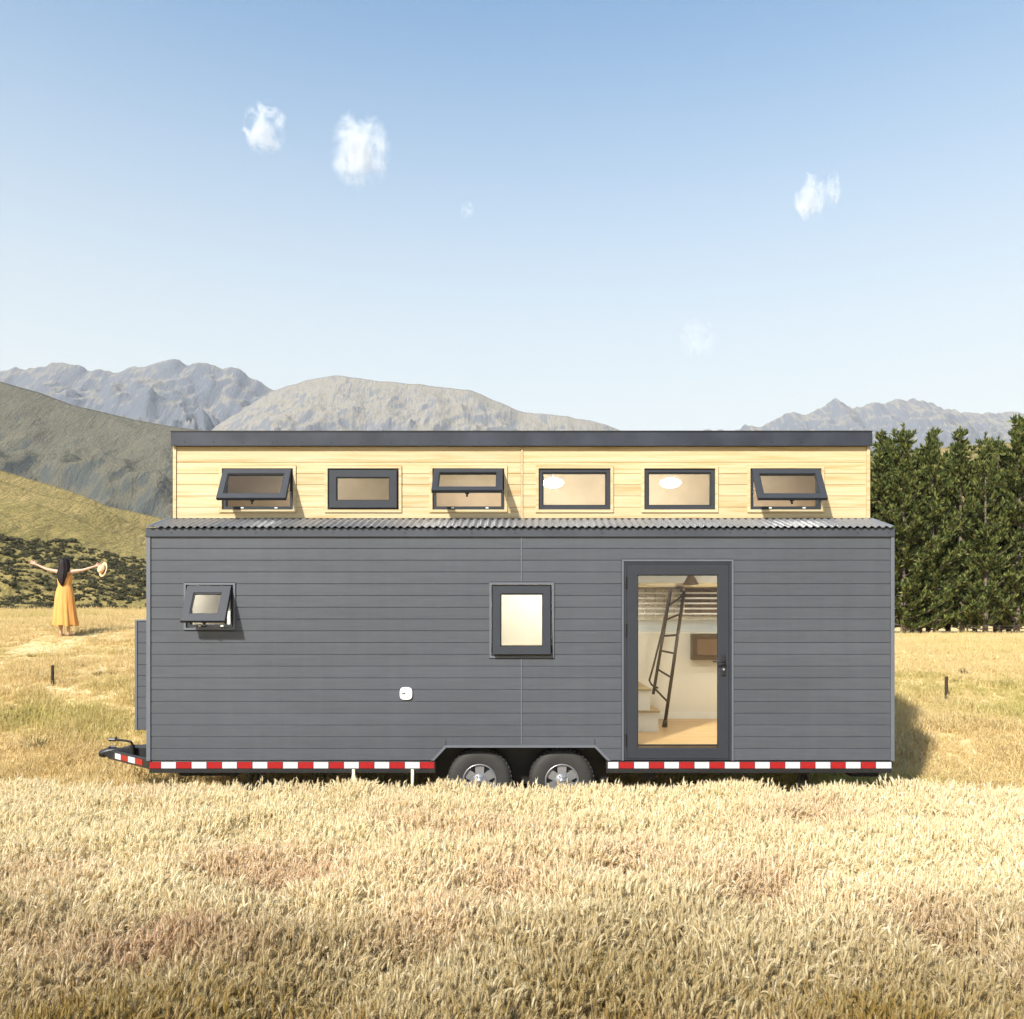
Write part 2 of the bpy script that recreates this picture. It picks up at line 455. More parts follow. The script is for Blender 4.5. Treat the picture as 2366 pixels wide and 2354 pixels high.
farL = [(-520,1010),(-330,930),(-160,880),(0,858),(50,850),(80,853),(115,838),(146,837),(170,842),(192,848),(215,856),(239,858),(280,854),(320,850),(345,843),(366,837),(393,831),(423,835),(460,839),(500,844),(539,850),(565,864),(597,881),(631,900),(700,935),(800,985),(900,1040)]
mountain('mountain', farL, 2600, 1100, 700, m_far, .19, 340, 21, foot=.3, rough=.018, nx=620, ny=190, tails=.6)
ctr = [(380,1075),(440,1030),(500,985),(560,946),(600,922),(634,902),(664,892),(700,881),(738,872),(765,868),(793,869),(820,872),(848,877),(890,881),(932,885),(980,890),(1027,895),(1060,898),(1091,902),(1118,914),(1146,927),(1180,941),(1215,953),(1270,958),(1310,962),(1345,969),(1394,977),(1420,989),(1439,998),(1500,1020),(1580,1060)]
mountain('mountain', ctr, 2000, 800, 500, m_dome, .135, 300, 5, foot=.3, rough=.006, nx=620, ny=190, tails=.5)
rgt = [(1540,1022),(1620,999),(1657,994),(1680,996),(1719,988),(1752,981),(1765,984),(1806,959),(1827,955),(1854,957),(1889,948),(1906,934),(1931,923),(1947,928),(1968,944),(1995,936),(2026,930),(2080,925),(2113,921),(2146,932),(2175,940),(2204,948),(2245,957),(2274,952),(2300,957),(2340,950),(2366,953),(2440,945),(2540,960),(2700,990)]
mountain('mountain', rgt, 3200, 1300, 700, m_far, .22, 300, 44, foot=.3, rough=.024, nx=620, ny=190, tails=.5)
hillB = [(-300,800),(-200,826),(-100,852),(0,881),(38,892),(96,908),(166,935),(231,950),(308,969),(385,983),(454,993),(560,1020),(700,1060),(900,1130)]
mountain('hill', hillB, 900, 420, 300, m_mid, .10, 150, 8, foot=.3, nx=340, ny=120, tails=.6)
hillA1 = [(-360,990),(-200,1035),(0,1086),(60,1104),(115,1120),(166,1136),(210,1153),(250,1170),(327,1186),(385,1200),(470,1235),(600,1290)]
mountain('hill', hillA1, 330, 130, 110, m_gold, .13, 48, 15, foot=.3, nx=280, ny=110, tails=.6)
hillA2 = [(-420,1070),(-200,1125),(0,1154),(77,1161),(135,1181),(180,1200),(231,1221),(290,1241),(339,1259),(430,1290),(560,1330),(700,1365)]
HA2 = mountain('hill', hillA2, 225, 142, 90, m_olive, .085, 36, 33, foot=.6, power=1.0, nx=280, ny=110, tails=.6)
hillA15 = [(-400,1020),(-200,1070),(0,1110),(50,1126),(96,1143),(150,1152),(212,1164),(260,1185),(330,1222),(420,1262),(560,1310)]
mountain('hill', hillA15, 275, 100, 90, m_gold, .09, 40, 27, foot=.3, nx=260, ny=100, tails=.6)
hillR = [(1700,1110),(1900,1070),(2100,1040),(2250,1028),(2400,1016),(2600,1000),(2800,1030)]
mountain('hill', hillR, 560, 240, 160, m_gold, .06, 90, 19, foot=.3, tails=.6)

# ------------------------------------------------------------------ tiny house on its trailer
FY = 9.0                                    # plane of the long front wall
S = F/FY
hx = lambda p: (p-CX)/S
hz = lambda p: EYE-(p-HY)/S
UY = 9.5                                    # plane of the upper (clerestory) wall
US = F/UY
ux = lambda p: (p-CX)/US
uz = lambda p: EYE-(p-HY)/US
ROOT = (0.09, 10.15, 0.0)
house = tag(empty('tiny_house', ROOT), 'long grey clad tiny house on a black trailer, with pale wood upper storey', 'tiny house')
def part(name, mb, mat, parent=None, **kw):
    return mesh_obj(name, mb, mat, parent or house, origin=ROOT, **kw)

XL, XR = hx(340), hx(2065)
ZB, ZT = hz(1757), hz(1240)
BY = FY + 2.3                               # rear wall plane
FLOOR = .747

# openings in the front wall: (x0,x1,z0,z1), outer edge of the trim
op_win1 = (hx(426), hx(544), hz(1456), hz(1346))
op_win2 = (hx(1130), hx(1281), hz(1521), hz(1345))
op_door = (hx(1436), hx(1695), ZB-.02, hz(1292))
SEAM = hx(1205)
arch = (hx(1003), hx(1031), hx(1374), hx(1404), hz(1727))      # bottom-left, top-left, top-right, bottom-right, top z

def board_piece(mb, xa0, xa1, xb0, xb1, z0, z1, fy, g=.0024, dep=.016, ch=.0055):
    """shiplap board: bottom edge runs xa0..xa1, top edge xb0..xb1; chamfered long edges"""
    prof = [(dep, z0+g*.2), (ch, z0+g*.2), (0, z0+g+.003), (0, z1-g-.003), (ch, z1-g*.2), (dep, z1-g*.2)]
    vs = []
    for k in (0, 1):
        for y, z in prof:
            t = (z-z0)/(z1-z0)
            x = (xa0+(xb0-xa0)*t) if k == 0 else (xa1+(xb1-xa1)*t)
            vs.append((x, fy+y, z))
    n = len(prof)
    fs = [tuple(range(n)), tuple(range(2*n-1, n-1, -1))]
    for i in range(n):
        j = (i+1) % n; fs.append((i, i+n, j+n, j))
    mb.add(vs, fs)
def clad(rows, sections, openings, fy, mat, name, arch=None):
    for z0, z1 in rows:
        for sx0, sx1 in sections:
            cuts = {sx0, sx1}
            for o in openings:
                if o[2] < z1-.004 and o[3] > z0+.004:
                    for c in o[:2]:
                        if sx0 < c < sx1: cuts.add(c)
            if arch and z0 < arch[4]-.004:
                for c in ((arch[1]-.0001, arch[2]+.0001) ):
                    if sx0 < c < sx1: cuts.add(c)
            cuts = sorted(cuts); run = []; runs = []
            for a, b in zip(cuts[:-1], cuts[1:]):
                xm = (a+b)/2; lo, hi = z0, z1
                blocked = False
                for o in openings:
                    if o[0] < xm < o[1] and o[2] < z1-.004 and o[3] > z0+.004:
                        if o[2] <= z0+.004 and o[3] >= z1-.004: blocked = True
                        elif o[2] > z0+.004: hi = min(hi, o[2])
                        else: lo = max(lo, o[3])
                sl0, sl1 = 0, 0
                if arch and z0 < arch[4]-.004:
                    if arch[1] < xm < arch[2]:
                        if arch[4] >= z1-.004: blocked = True
                        else: lo = max(lo, arch[4])
                    elif xm <= arch[1] and abs(b-arch[1]) < .01: sl1 = -1
                    elif xm >= arch[2] and abs(a-arch[2]) < .01: sl0 = 1
                if blocked or hi-lo < .012:
                    if run: runs.append(run); run = []
                else: run.append((a, b, lo, hi, sl0, sl1))
            if run: runs.append(run)
            for rn in runs:
                mb = MB()
                for a, b, lo, hi, s0, s1 in rn:
                    dL = (arch[1]-arch[0])/(arch[4]-ZB) if arch else 0
                    a0 = a1 = a; b0 = b1 = b
                    if s1: b0 = b-(arch[4]-lo)*dL; b1 = b-max(0, arch[4]-hi)*dL
                    if s0: a0 = a+(arch[4]-lo)*dL; a1 = a+max(0, arch[4]-hi)*dL
                    board_piece(mb, a0, b0, a1, b1, lo, hi, fy)
                part(name, mb, mat)
nrow = 19
rows = [(ZT-(k+1)*(ZT-ZB)/nrow, ZT-k*(ZT-ZB)/nrow) for k in range(nrow)]
clad(rows, [(XL+.043, SEAM-.008), (SEAM+.008, XR-.035)], [op_win1, op_win2, op_door], FY, M['siding'], 'cladding_board', arch)

def wall_with_holes(mb, x0, x1, z0, z1, holes, y0, y1):
    xs = sorted({x0, x1, *[min(max(c, x0), x1) for h in holes for c in h[:2]]})
    for a, b in zip(xs[:-1], xs[1:]):
        xm = (a+b)/2
        hs = sorted([(h[2], h[3]) for h in holes if h[0] < xm < h[1]])
        z = z0
        for lo, hi in hs:
            if lo > z: mb.box(a, b, y0, y1, z, min(lo, z1))
            z = max(z, hi)
        if z < z1: mb.box(a, b, y0, y1, z, z1)
    return mb
# wall core behind the boards (front), with real holes for the windows and the door
ins = lambda o, d: (o[0]+d, o[1]-d, o[2]+d, o[3]-d)
arch_hole = (arch[0]-.02, arch[3]+.02, ZB-.2, arch[4]+.004)
part('wall', wall_with_holes(MB(), XL+.03, XR-.03, ZB+.002, ZT+.05, [ins(op_win1, .02), ins(op_win2, .02), (op_door[0]+.02, op_door[1]-.02, ZB-.1, op_door[3]-.02), arch_hole], FY+.018, FY+.09), M['backer'])
part('wall_lining', wall_with_holes(MB(), XL+.07, XR-.07, FLOOR, ZT+.05, [ins(op_win1, .02), ins(op_win2, .02), (op_door[0]+.02, op_door[1]-.02, ZB-.1, op_door[3]-.02)], FY+.093, FY+.10), M['wallin'])
# end walls and rear wall
for xa, xb in ((XL, XL+.03), (XR-.03, XR)):
    part('end_wall', MB().box(xa, xb, FY+.02, BY-.005, ZB+.002, ZT+.05), M['siding'])
back_ribbon = (1.45, 2.95, 1.905, 2.095)
part('rear_wall', wall_with_holes(MB(), XL, XR, ZB+.002, ZT+.05, [back_ribbon], BY, BY+.08), M['siding'])
part('rear_wall_lining', wall_with_holes(MB(), XL+.08, XR-.08, FLOOR, ZT+.20, [back_ribbon], BY-.02, BY-.004), M['wallin'])
part('end_wall_lining', MB().box(XL+.032, XL+.05, FY+.1, BY-.02, FLOOR, ZT+.05), M['wallin'])
part('end_wall_lining', MB().box(XR-.05, XR-.032, FY+.1, BY-.02, FLOOR, ZT+.05), M['wallin'])
# corner, seam and arch trims
part('corner_trim', MB().box(XL-.006, XL+.040, FY-.012, FY+.05, ZB-.004, ZT+.005), M['trim'], bevel=.004)
part('corner_trim', MB().box(XR-.033, XR+.006, FY-.012, FY+.05, ZB-.004, ZT+.005), M['trim'], bevel=.004)
for a, b in ((op_win2[3]+.004, ZT-.002), (arch[4]+.028, op_win2[2]-.004)):
    part('seam_trim', MB().box(SEAM-.007, SEAM+.007, FY-.007, FY+.015, a, b), M['trim'], bevel=.002)
tb = MB(); w = .024
dl = (arch[1]-arch[0], arch[4]-ZB)
tb.add([(arch[0]-w*1.35, FY-.008, ZB), (arch[0], FY-.008, ZB), (arch[1], FY-.008, arch[4]), (arch[1]-w*.55, FY-.008, arch[4]+w), (arch[2], FY-.008, arch[4]), (arch[2]+w*.55, FY-.008, arch[4]+w), (arch[3], FY-.008, ZB), (arch[3]+w*1.35, FY-.008, ZB)]
       + [(x, FY+.05, z) for x, z in ((arch[0]-w*1.35, ZB), (arch[0], ZB), (arch[1], arch[4]), (arch[1]-w*.55, arch[4]+w), (arch[2], arch[4]), (arch[2]+w*.55, arch[4]+w), (arch[3], ZB), (arch[3]+w*1.35, ZB))],
       [(0,1,2,3),(3,2,4,5),(5,4,6,7),(1,9,10,2),(2,10,12,4),(4,12,14,6),(8,0,3,11),(11,3,5,13),(13,5,7,15),(8,9,1,0),(6,14,15,7)])
part('wheel_arch_trim', tb, M['trim'])
# wheel well: dark box behind the arch
part('wheel_well', MB().box(arch[0]-.05, arch[3]+.05, FY+.42, FY+.44, .25, arch[4]+.03).box(arch[0]-.05, arch[3]+.05, FY+.06, FY+.42, arch[4]+.005, arch[4]+.03), M['black'])

# eave flashing and lower corrugated roof
ZR = hz(1221)
part('eave_flashing', MB().box(XL-.008, XR+.004, FY-.022, FY+.02, ZT-.002, ZR+.004), M['eave'], bevel=.004)
sc = MB()
for p in (398, 592, 770, 935, 1090, 1190, 1390, 1560, 1685, 1766, 1980, 2052):
    sc.lathe_y(hx(p), hz(1231), [(FY-.027, .0001), (FY-.027, .006), (FY-.021, .0075)], 8)
tag(part('flashing_screws', sc, M['fascia']), kind='stuff')
def corrugated(x0, x1, ya, za, yb, zb, pitch=.0775, amp=.0105):
    n = int((x1-x0)/pitch*8); V = []; Fs = []
    for k in range(n+1):
        x = x0+(x1-x0)*k/n; h = amp*math.sin(2*math.pi*(x-x0)/pitch)
        for (y, z) in ((ya, za), (yb, zb)):
            V += [(x, y, z+h), (x, y, z+h-.0025)]
    for k in range(n):
        a = k*4; b = a+4
        Fs += [(a, b, b+2, a+2), (a+1, a+3, b+3, b+1), (a, a+1, b+1, b), (a+2, b+2, b+3, a+3)]
    return MB().add(V, Fs)
part('lower_roof', corrugated(XL-.002, XR-.004, FY-.05, ZR+.016, UY-.012, uz(1199)+.002), M['roof'], smooth=False)
part('lower_roof', corrugated(XL-.002, XR-.004, BY+.05, ZR+.016, UY+1.38, uz(1199)+.002), M['roof'])
part('roof_deck', MB().add([(XL+.03, FY+.022, ZR-.012), (XR-.03, FY+.022, ZR-.012), (XR-.03, UY+.01, uz(1199)-.03), (XL+.03, UY+.01, uz(1199)-.03),
                            (XL+.03, FY+.022, ZR-.03), (XR-.03, FY+.022, ZR-.03), (XR-.03, UY+.01, uz(1199)-.05), (XL+.03, UY+.01, uz(1199)-.05)],
                           [(0,1,2,3),(7,6,5,4),(0,4,5,1),(1,5,6,2),(2,6,7,3),(3,7,4,0)]), M['backer'])

# ---- upper storey
UXL, UXR = ux(401), ux(2009)
UZB, UZT = uz(1198), uz(1031)
UBY = UY + 1.38
upx = [(514, 677), (758, 921), (1000, 1165), (1245, 1410), (1489, 1652), (1734, 1897)]
up_open = [(ux(a)-.036, ux(b)+.036, uz(1177)-.036, uz(1083)+.036) for a, b in upx]
urow = [.125]*6
zs = [UZT]
for k in range(7): zs.append(max(UZB, UZT-.055-(k)*.1275) if k < 6 else UZB)
urows = [(zs[k+1], zs[k]) for k in range(7) if zs[k]-zs[k+1] > .02]
UMID = ux(1206)
clad(urows, [(UXL+.036, UMID-.014), (UMID+.014, UXR-.036)], up_open, UY, M['pine'], 'timber_board')
for a, b in ((UXL-.004, UXL+.034), (UXR-.034, UXR+.004)):
    part('timber_corner_trim', MB().box(a, b, UY-.012, UY+.05, UZB, UZT), M['pine'], bevel=.003)
part('timber_seam_trim', MB().box(UMID-.012, UMID+.012, UY-.008, UY+.016, UZB, UZT), M['pine'], bevel=.003)
part('upper_wall', wall_with_holes(MB(), UXL+.03, UXR-.03, UZB-.04, UZT+.08, [ins(o, .03) for o in up_open], UY+.018, UY+.07), M['backer'])
part('upper_lining', wall_with_holes(MB(), UXL+.06, UXR-.06, UZB-.08, UZT+.02, [ins(o, .03) for o in up_open], UY+.073, UY+.08), M['tanwall'])
for a, b in ((UXL, UXL+.03), (UXR-.03, UXR)):
    part('upper_end_wall', MB().box(a, b, UY+.02, UBY, UZB-.04, UZT+.03), M['pine'])
part('upper_rear_wall', MB().box(UXL, UXR, UBY, UBY+.05, UZB-.04, UZT+.03), M['tanwall'])
part('upper_roof', MB().box(UXL-.02, UXR+.02, UY-.03, UBY+.08, UZT+.034, uz(1001)-.004), M['fascia'])
part('ceiling', MB().box(UXL+.032, UXR-.032, UY+.082, UBY-.004, UZT+.01, UZT+.03), M['whitein'])
part('roof_flashing', MB().box(UXL-.012, UXR+.008, UY-.052, UY-.032, UZT-.006, uz(1001)+.004), M['fascia'], bevel=.004)
part('roof_cap', MB().box(UXL-.014, UXR+.010, UY-.058, UBY+.09, uz(1001)+.005, uz(999)+.010), M['gasket'], bevel=.003)
sc = MB()
for k in range(24):
    sc.lathe_y(ux(430+k*67.5), uz(1023), [(UY-.058, .0001), (UY-.057, .006), (UY-.051, .0075)], 8)
tag(part('roof_flashing_screws', sc, M['fascia']), kind='stuff')
part('lower_ceiling', MB().box(XL+.06, XR-.06, FY+.12, BY-.03, 2.76, 2.80), M['whitein'])

# ---- windows
def ident(p): return p
def hinge(y, z, th):
    c, s_ = math.cos(th), math.sin(th)
    def f(p):
        dy, dz = p[1]-y, p[2]-z
        return (p[0], y + dy*c + dz*s_, z - dy*s_ + dz*c)
    return f
def window(x0, x1, z0, z1, fy, theta, trim_mat, trim_w, face, sash_w, label, fixed=False, vent=False):
    fr = MB().ring(x0, x1, z0, z1, face, fy+.004, fy+.078, bev=.002)
    wnd = part('window', fr, M['frame']); wnd['label'] = label
    tr = MB().ring(x0-trim_w, x1+trim_w, z0-trim_w, z1+trim_w, trim_w-.002, fy-.014, fy+.03, bev=.002)
    part('trim', tr, trim_mat, wnd)
    sill = MB().ring(x0+face*.3, x1-face*.3, z0+face*.3, z1-face*.3, .012, fy+.079, fy+.10)
    part('gasket', sill, M['gasket'], wnd)
    if fixed:
        part('bead', MB().ring(x0+face+.001, x1-face-.001, z0+face+.001, z1-face-.001, .012, fy+.014, fy+.05), M['gasket'], wnd)
        part('pane', MB().box(x0+face+.003, x1-face-.003, fy+.030, fy+.036, z0+face+.003, z1-face-.003), M['glass'], wnd)
        return wnd
    e = face*.42
    Mh = hinge(fy-.004, z1-e, theta)
    a0, a1, b0, b1 = x0+e, x1-e, z0+e, z1-e
    part('sash', MB().ring(a0, a1, b0, b1, sash_w, fy-.026, fy+.016, M=Mh, bev=.004), M['frame'], wnd)
    part('sash_gasket', MB().ring(a0+sash_w-.002, a1-sash_w+.002, b0+sash_w-.002, b1-sash_w+.002, .010, fy-.016, fy+.008, M=Mh), M['gasket'], wnd)
    part('pane', MB().box(a0+sash_w+.004, a1-sash_w-.004, fy-.006, fy+.000, b0+sash_w+.004, b1-sash_w-.004, M=Mh), M['glass'], wnd)
    if theta > .2:
        xm = (x0+x1)/2
        part('handle', MB().box(xm-.022, xm+.022, fy+.017, fy+.034, b0+.004, b0+.026, M=Mh).box(xm-.010, xm+.010, fy+.034, fy+.05, b0-.026, b0+.018, M=Mh), M['gasket'], wnd)
        for q in (.28, .76):
            xx = x0+(x1-x0)*q
            part('striker', MB().box(xx-.016, xx+.016, fy-.004, fy+.012, z0+face*.35, z0+face*.35+.013), M['plastic'], wnd)
        for xx, sg in ((x0+.020, 1), (x1-.020, -1)):
            p0 = (xx, fy+.012, z0+(z1-z0)*.42); p1 = Mh((xx, fy+.014, b0+(b1-b0)*.34))
            part('stay', MB().tube([p0, p1], .005, 6), M['zinc'], wnd)
    return wnd
wl = ['open awning window at the left end of the wood upper storey', 'closed window with a broad frame in the wood upper storey',
      'wide open awning window left of the seam in the wood upper storey', 'fixed window right of the seam with a lamp behind',
      'fixed window with a lamp in the middle of its pane', 'open awning window at the right end of the wood upper storey']
th = [R(33), R(0.0), R(48), 0, 0, R(33)]
for k, (a, b) in enumerate(upx):
    fixed = k in (3, 4)
    window(ux(a), ux(b), uz(1177), uz(1083), UY, th[k], M['pine'], .036, .042 if fixed else .036, .085 if k == 1 else .068, wl[k], fixed)
window(hx(431), hx(539), hz(1450), hz(1352), FY, R(28), M['trim'], .026, .034, .088, 'small open awning window near the left end')
window(hx(1136), hx(1275), hz(1515), hz(1351), FY, R(3.0), M['trim'], .026, .034, .084, 'upright window at the middle seam')

# ---- door
dx0, dx1, dz0, dz1 = hx(1441), hx(1690), ZB+.004, hz(1297)
door = part('door', MB().ring(dx0+.034, dx1-.026, dz0+.012, dz1-.030, .118, FY-.006, FY+.045, bev=.006), M['doorframe']); door['label'] = 'glazed door in a charcoal frame'
part('door_trim', MB().box(dx0-.020, dx0-.001, FY-.014, FY+.03, ZB, dz1+.021).box(dx1+.001, dx1+.020, FY-.014, FY+.03, ZB, dz1+.021).box(dx0-.001, dx1+.001, FY-.014, FY+.03, dz1+.001, dz1+.021), M['trim'])
fr = MB(); fr.box(dx0, dx0+.033, FY-.004, FY+.07, dz0, dz1).box(dx1-.025, dx1, FY-.004, FY+.07, dz0, dz1).box(dx0+.033, dx1-.025, FY-.004, FY+.07, dz1-.029, dz1).box(dx0+.033, dx1-.025, FY-.002, FY+.07, dz0, dz0+.011)
part('door_frame', fr, M['doorframe'], bevel=.003)
gx0, gx1, gz0, gz1 = hx(1473), hx(1660), hz(1722), hz(1328)
part('gasket', MB().ring(gx0-.006, gx1+.006, gz0-.006, gz1+.006, .014, FY+.004, FY+.03), M['gasket'], door)
part('pane', MB().box(gx0+.004, gx1-.004, FY+.014, FY+.022, gz0+.004, gz1-.004), M['glass'], door)
hxp = hx(1671)
hm = MB().box(hxp-.020, hxp+.020, FY-.020, FY-.0065, hz(1561), hz(1512))
part('handle_plate', hm, M['gasket'], door, bevel=.006)
part('handle', MB().tube([(hxp, FY-.018, hz(1528)), (hxp, FY-.058, hz(1528)), (hxp-.02, FY-.066, hz(1528)), (hxp-.125, FY-.064, hz(1527))], .0095, 10), M['gasket'], door, smooth=True)
part('lock', MB().lathe_y(hxp, hz(1546), [(FY-.030, .0001), (FY-.030, .011), (FY-.019, .013)], 14), M['zinc'], door)
for p0, p1 in ((1331, 1358), (1440, 1470), (1695, 1722)):
    zc, zd = hz(p1), hz(p0)
    hg = MB()
    for k in range(3):
        za = zc+(zd-zc)*k/3; hg.tube([(dx0+.022, FY-.012, za+.001), (dx0+.022, FY-.012, za+(zd-zc)/3-.003)], .011, 10)
    part('hinge', hg, M['gasket'], door)

# ---- little round wall vent
vx, vz = hx(938.5), hz(1602)
pl = []
for k in range(32):
    a = 2*math.pi*k/32; e = 2/3.2
    pl.append((vx+.067*math.copysign(abs(math.cos(a))**e, math.cos(a)), vz+.067*math.copysign(abs(math.sin(a))**e, math.sin(a))))
vent = part('wall_inlet', MB().prism(pl, FY-.020, FY+.004), M['plastic'], bevel=.005)
part('flap', MB().lathe_y(vx, vz, [(FY-.027, .0001), (FY-.027, .036), (FY-.022, .041), (FY-.0205, .041)], 24), M['plastic'], vent)
part('flap_slot', MB().box(vx-.040, vx-.004, FY-.030, FY-.0275, vz-.007, vz+.007), M['gasket'], vent)
part('rim_ring', MB().lathe_y(vx, vz, [(FY-.0205, .045), (FY-.0235, .046), (FY-.0235, .049), (FY-.0205, .050)], 24), simple('grey_plastic', (.45, .45, .45), .5), vent)

# ---- end box on the left wall
EX0 = (316-CX)*F/1e9
ebx0 = (316-CX)/US
eb = part('service_cupboard', MB().box(ebx0, XL-.001, UY, UY+.9, .845, 2.075), M['backer'])
nb = 10
for k in range(nb):
    z0 = .845+(2.075-.845)*k/nb; z1 = .845+(2.075-.845)*(k+1)/nb
    mb = MB(); board_piece(mb, ebx0-.004, XL-.004, ebx0-.004, XL-.004, z0, z1, UY-.018); part('cladding_board', mb, M['siding'], eb)
part('lid', MB().box(ebx0-.012, XL-.002, UY-.024, UY+.92, 2.076, 2.094), M['trim'], eb, bevel=.003)
part('corner_trim', MB().box(ebx0-.010, ebx0+.014, UY-.026, UY-.0165, .845, 2.075), M['trim'], eb)

# ---- chassis, reflective tape, wheels, jacks, tongue
ch = MB()
for a, b in ((XL+.02, hx(1006)), (hx(1401), XR-.02)):
    ch.box(a, b, FY+.004, FY+.07, hz(1786), ZB-.006)
part('chassis_rail', ch, M['black'], bevel=.003)
part('rear_chassis_rail', MB().box(XL+.02, XR-.02, BY-.07, BY, hz(1786), ZB-.006), M['black'])
part('trailer_deck', MB().box(XL+.02, XR-.02, FY+.45, BY-.075, ZB-.06, ZB+.001), M['black'])
part('floor', MB().box(XL+.06, XR-.06, FY+.46, BY-.022, ZB+.004, FLOOR).box(arch[3]+.03, XR-.06, FY+.03, FY+.459, ZB+.004, FLOOR), M['oak'])
zt0, zt1 = hz(1775), hz(1760.5)
def tape(edges, firstred):
    red = firstred
    for a, b in zip(edges[:-1], edges[1:]):
        p = part('red_reflector' if red else 'white_reflector', MB().box(hx(a)+.003, hx(b)-.003, FY-.003, FY+.003, zt0, zt1), M['red' if red else 'white'])
        red = not red
tape([345, 372]+[372+35.2*k for k in range(1, 18)]+[1004], True)
tape([1404, 1429.5]+[1429.5+34.95*k for k in range(1, 18)]+[2060], False)
def wheel(cxp):
    X0 = hx(cxp); Z0 = .348; yf = FY+.075; r = .345
    wheel_ = part('wheel', MB().lathe_y(X0, Z0, [(yf+.005, .185), (yf-.002, .20), (yf+.002, .25), (yf, .285), (yf+.012, .318), (yf+.03, .338), (yf+.06, r), (yf+.165, r), (yf+.20, .33), (yf+.215, .25), (yf+.21, .19)], 56), M['tyre'], smooth=True)
    tr = MB()
    for k in range(44):
        a = 2*math.pi*k/44
        for y0, y1, da in ((yf+.035, yf+.095, 0), (yf+.125, yf+.185, .07)):
            c, s_ = math.cos(a+da), math.sin(a+da)
            tx, tz = -s_, c
            vs = []
            for rr in (r-.006, r+.007):
                for yy in (y0, y1):
                    for q in (-.016, .016): vs.append((X0+c*rr+tx*q, yy, Z0+s_*rr+tz*q))
            tr.add(vs, [(0,1,3,2),(4,6,7,5),(0,4,5,1),(2,3,7,6),(0,2,6,4),(1,5,7,3)])
    tag(part('tread_blocks', tr, M['tyre'], wheel_), kind='stuff')
    part('rim', MB().lathe_y(X0, Z0, [(yf+.004, .186), (yf-.010, .184), (yf-.012, .174), (yf+.004, .166), (yf+.05, .160), (yf+.06, .10)], 48), M['rim'], wheel_, smooth=True)
    for k in range(6):
        a0 = 2*math.pi*(k+.5)/6; vs = []
        for rr, hw, yy in ((.05, .045, yf+.006), (.168, .050, yf+.012)):
            for q in (-1, 1):
                for dy in (0, .014):
                    vs.append((X0+math.cos(a0)*rr-math.sin(a0)*hw*q, yy+dy, Z0+math.sin(a0)*rr+math.cos(a0)*hw*q))
        part('spoke', MB().add(vs, [(0,2,6,4),(1,5,7,3),(0,4,5,1),(2,3,7,6),(0,1,3,2),(4,6,7,5)]), M['rim'], wheel_)
    part('hub_cap', MB().lathe_y(X0, Z0, [(yf-.03, .0001), (yf-.03, .03), (yf-.016, .038), (yf-.004, .042), (yf-.002, .075), (yf+.014, .08)], 28), M['rim'], wheel_, smooth=True)
    bl = MB()
    for k in range(6):
        a0 = 2*math.pi*k/6; bl.lathe_y(X0+.060*math.cos(a0), Z0+.060*math.sin(a0), [(yf-.018, .0001), (yf-.018, .008), (yf, .009)], 6)
    part('wheel_nuts', bl, M['zinc'], wheel_)
wheel(1107.5); wheel(1299.5)
part('axle', MB().tube([(hx(1107.5), FY+.2, .348), (hx(1107.5), BY-.2, .348)], .035, 10).tube([(hx(1299.5), FY+.2, .348), (hx(1299.5), BY-.2, .348)], .035, 10), M['black'])
for cxp in (1107.5, 1299.5):
    part('rear_wheel', MB().lathe_y(hx(cxp), .348, [(BY-.06, .02), (BY-.06, .18), (BY-.07, .30), (BY-.1, .345), (BY-.24, .345), (BY-.27, .30), (BY-.27, .02)], 36), M['tyre'], smooth=True)
def jack(cxp, y, wtop, wbot):
    z1 = hz(1786); x = hx(cxp)
    mb = MB()
    for s_ in (-1, 1):
        mb.tube([(x+s_*wtop, y, z1), (x+s_*wbot, y+.02, .03)], .022, 6)
    mb.box(x-wtop-.03, x+wtop+.03, y-.04, y+.04, z1-.03, z1); mb.box(x-wbot-.05, x+wbot+.05, y-.06, y+.08, 0.0, .03)
    mb.tube([(x, y, z1), (x, y+.01, .1)], .018, 8)
    part('corner_jack', mb, M['black'])
jack(585, FY+.16, .05, .15); jack(1868, FY+.16, .03, .10)
part('drain_tank', MB().prism([(hx(372), hz(1787)), (hx(392), .36), (hx(525), .36), (hx(565), hz(1787))], FY+.30, FY+.75), M['black'])
part('rear_bumper_bracket', MB().box(hx(1980), hx(2048), FY+.15, FY+.32, .38, hz(1786)), M['black'])
part('step_bracket', MB().box(hx(1495), hx(1520), FY+.12, FY+.2, .36, hz(1786)), M['black'])
for p in (817.5, 953.5):
    part('drain_pipe', MB().tube([(hx(p), FY-.012, hz(1777)), (hx(p), FY-.012, .20)], .0165, 12), M['pipe'], smooth=True)
# tongue
TY = 10.12; TS = F/TY
tx = lambda p: (p-CX)/TS
tz = lambda p: EYE-(p-HY)/TS
tong = MB()
a = Vector((XL+.02, FY+.10, .520)); b = Vector((tx(258), TY-.02, .465))
for s_ in (1, -1):
    aa = Vector((a.x, a.y if s_ > 0 else BY-.10, a.z)); bb = Vector((b.x, TY-.02 if s_ > 0 else TY+.06, b.z))
    d = (bb-aa).normalized(); n = Vector((-d.y, d.x, 0)).normalized()*.03
    vs = []
    for p in (aa, bb):
        for q in (-1, 1):
            for h in (-.048, .048): vs.append(p+n*q+Vector((0, 0, h)))
    tong.add(vs, [(0,1,3,2),(4,6,7,5),(0,4,5,1),(2,3,7,6),(1,5,7,3),(0,2,6,4)])
tongue = part('drawbar', tong, M['black'])
d = (b-a); n = Vector((-d.y, d.x, 0)).normalized()
if n.y > 0: n = -n
red = True; segs = [.16, .33, .50, .67, .82]
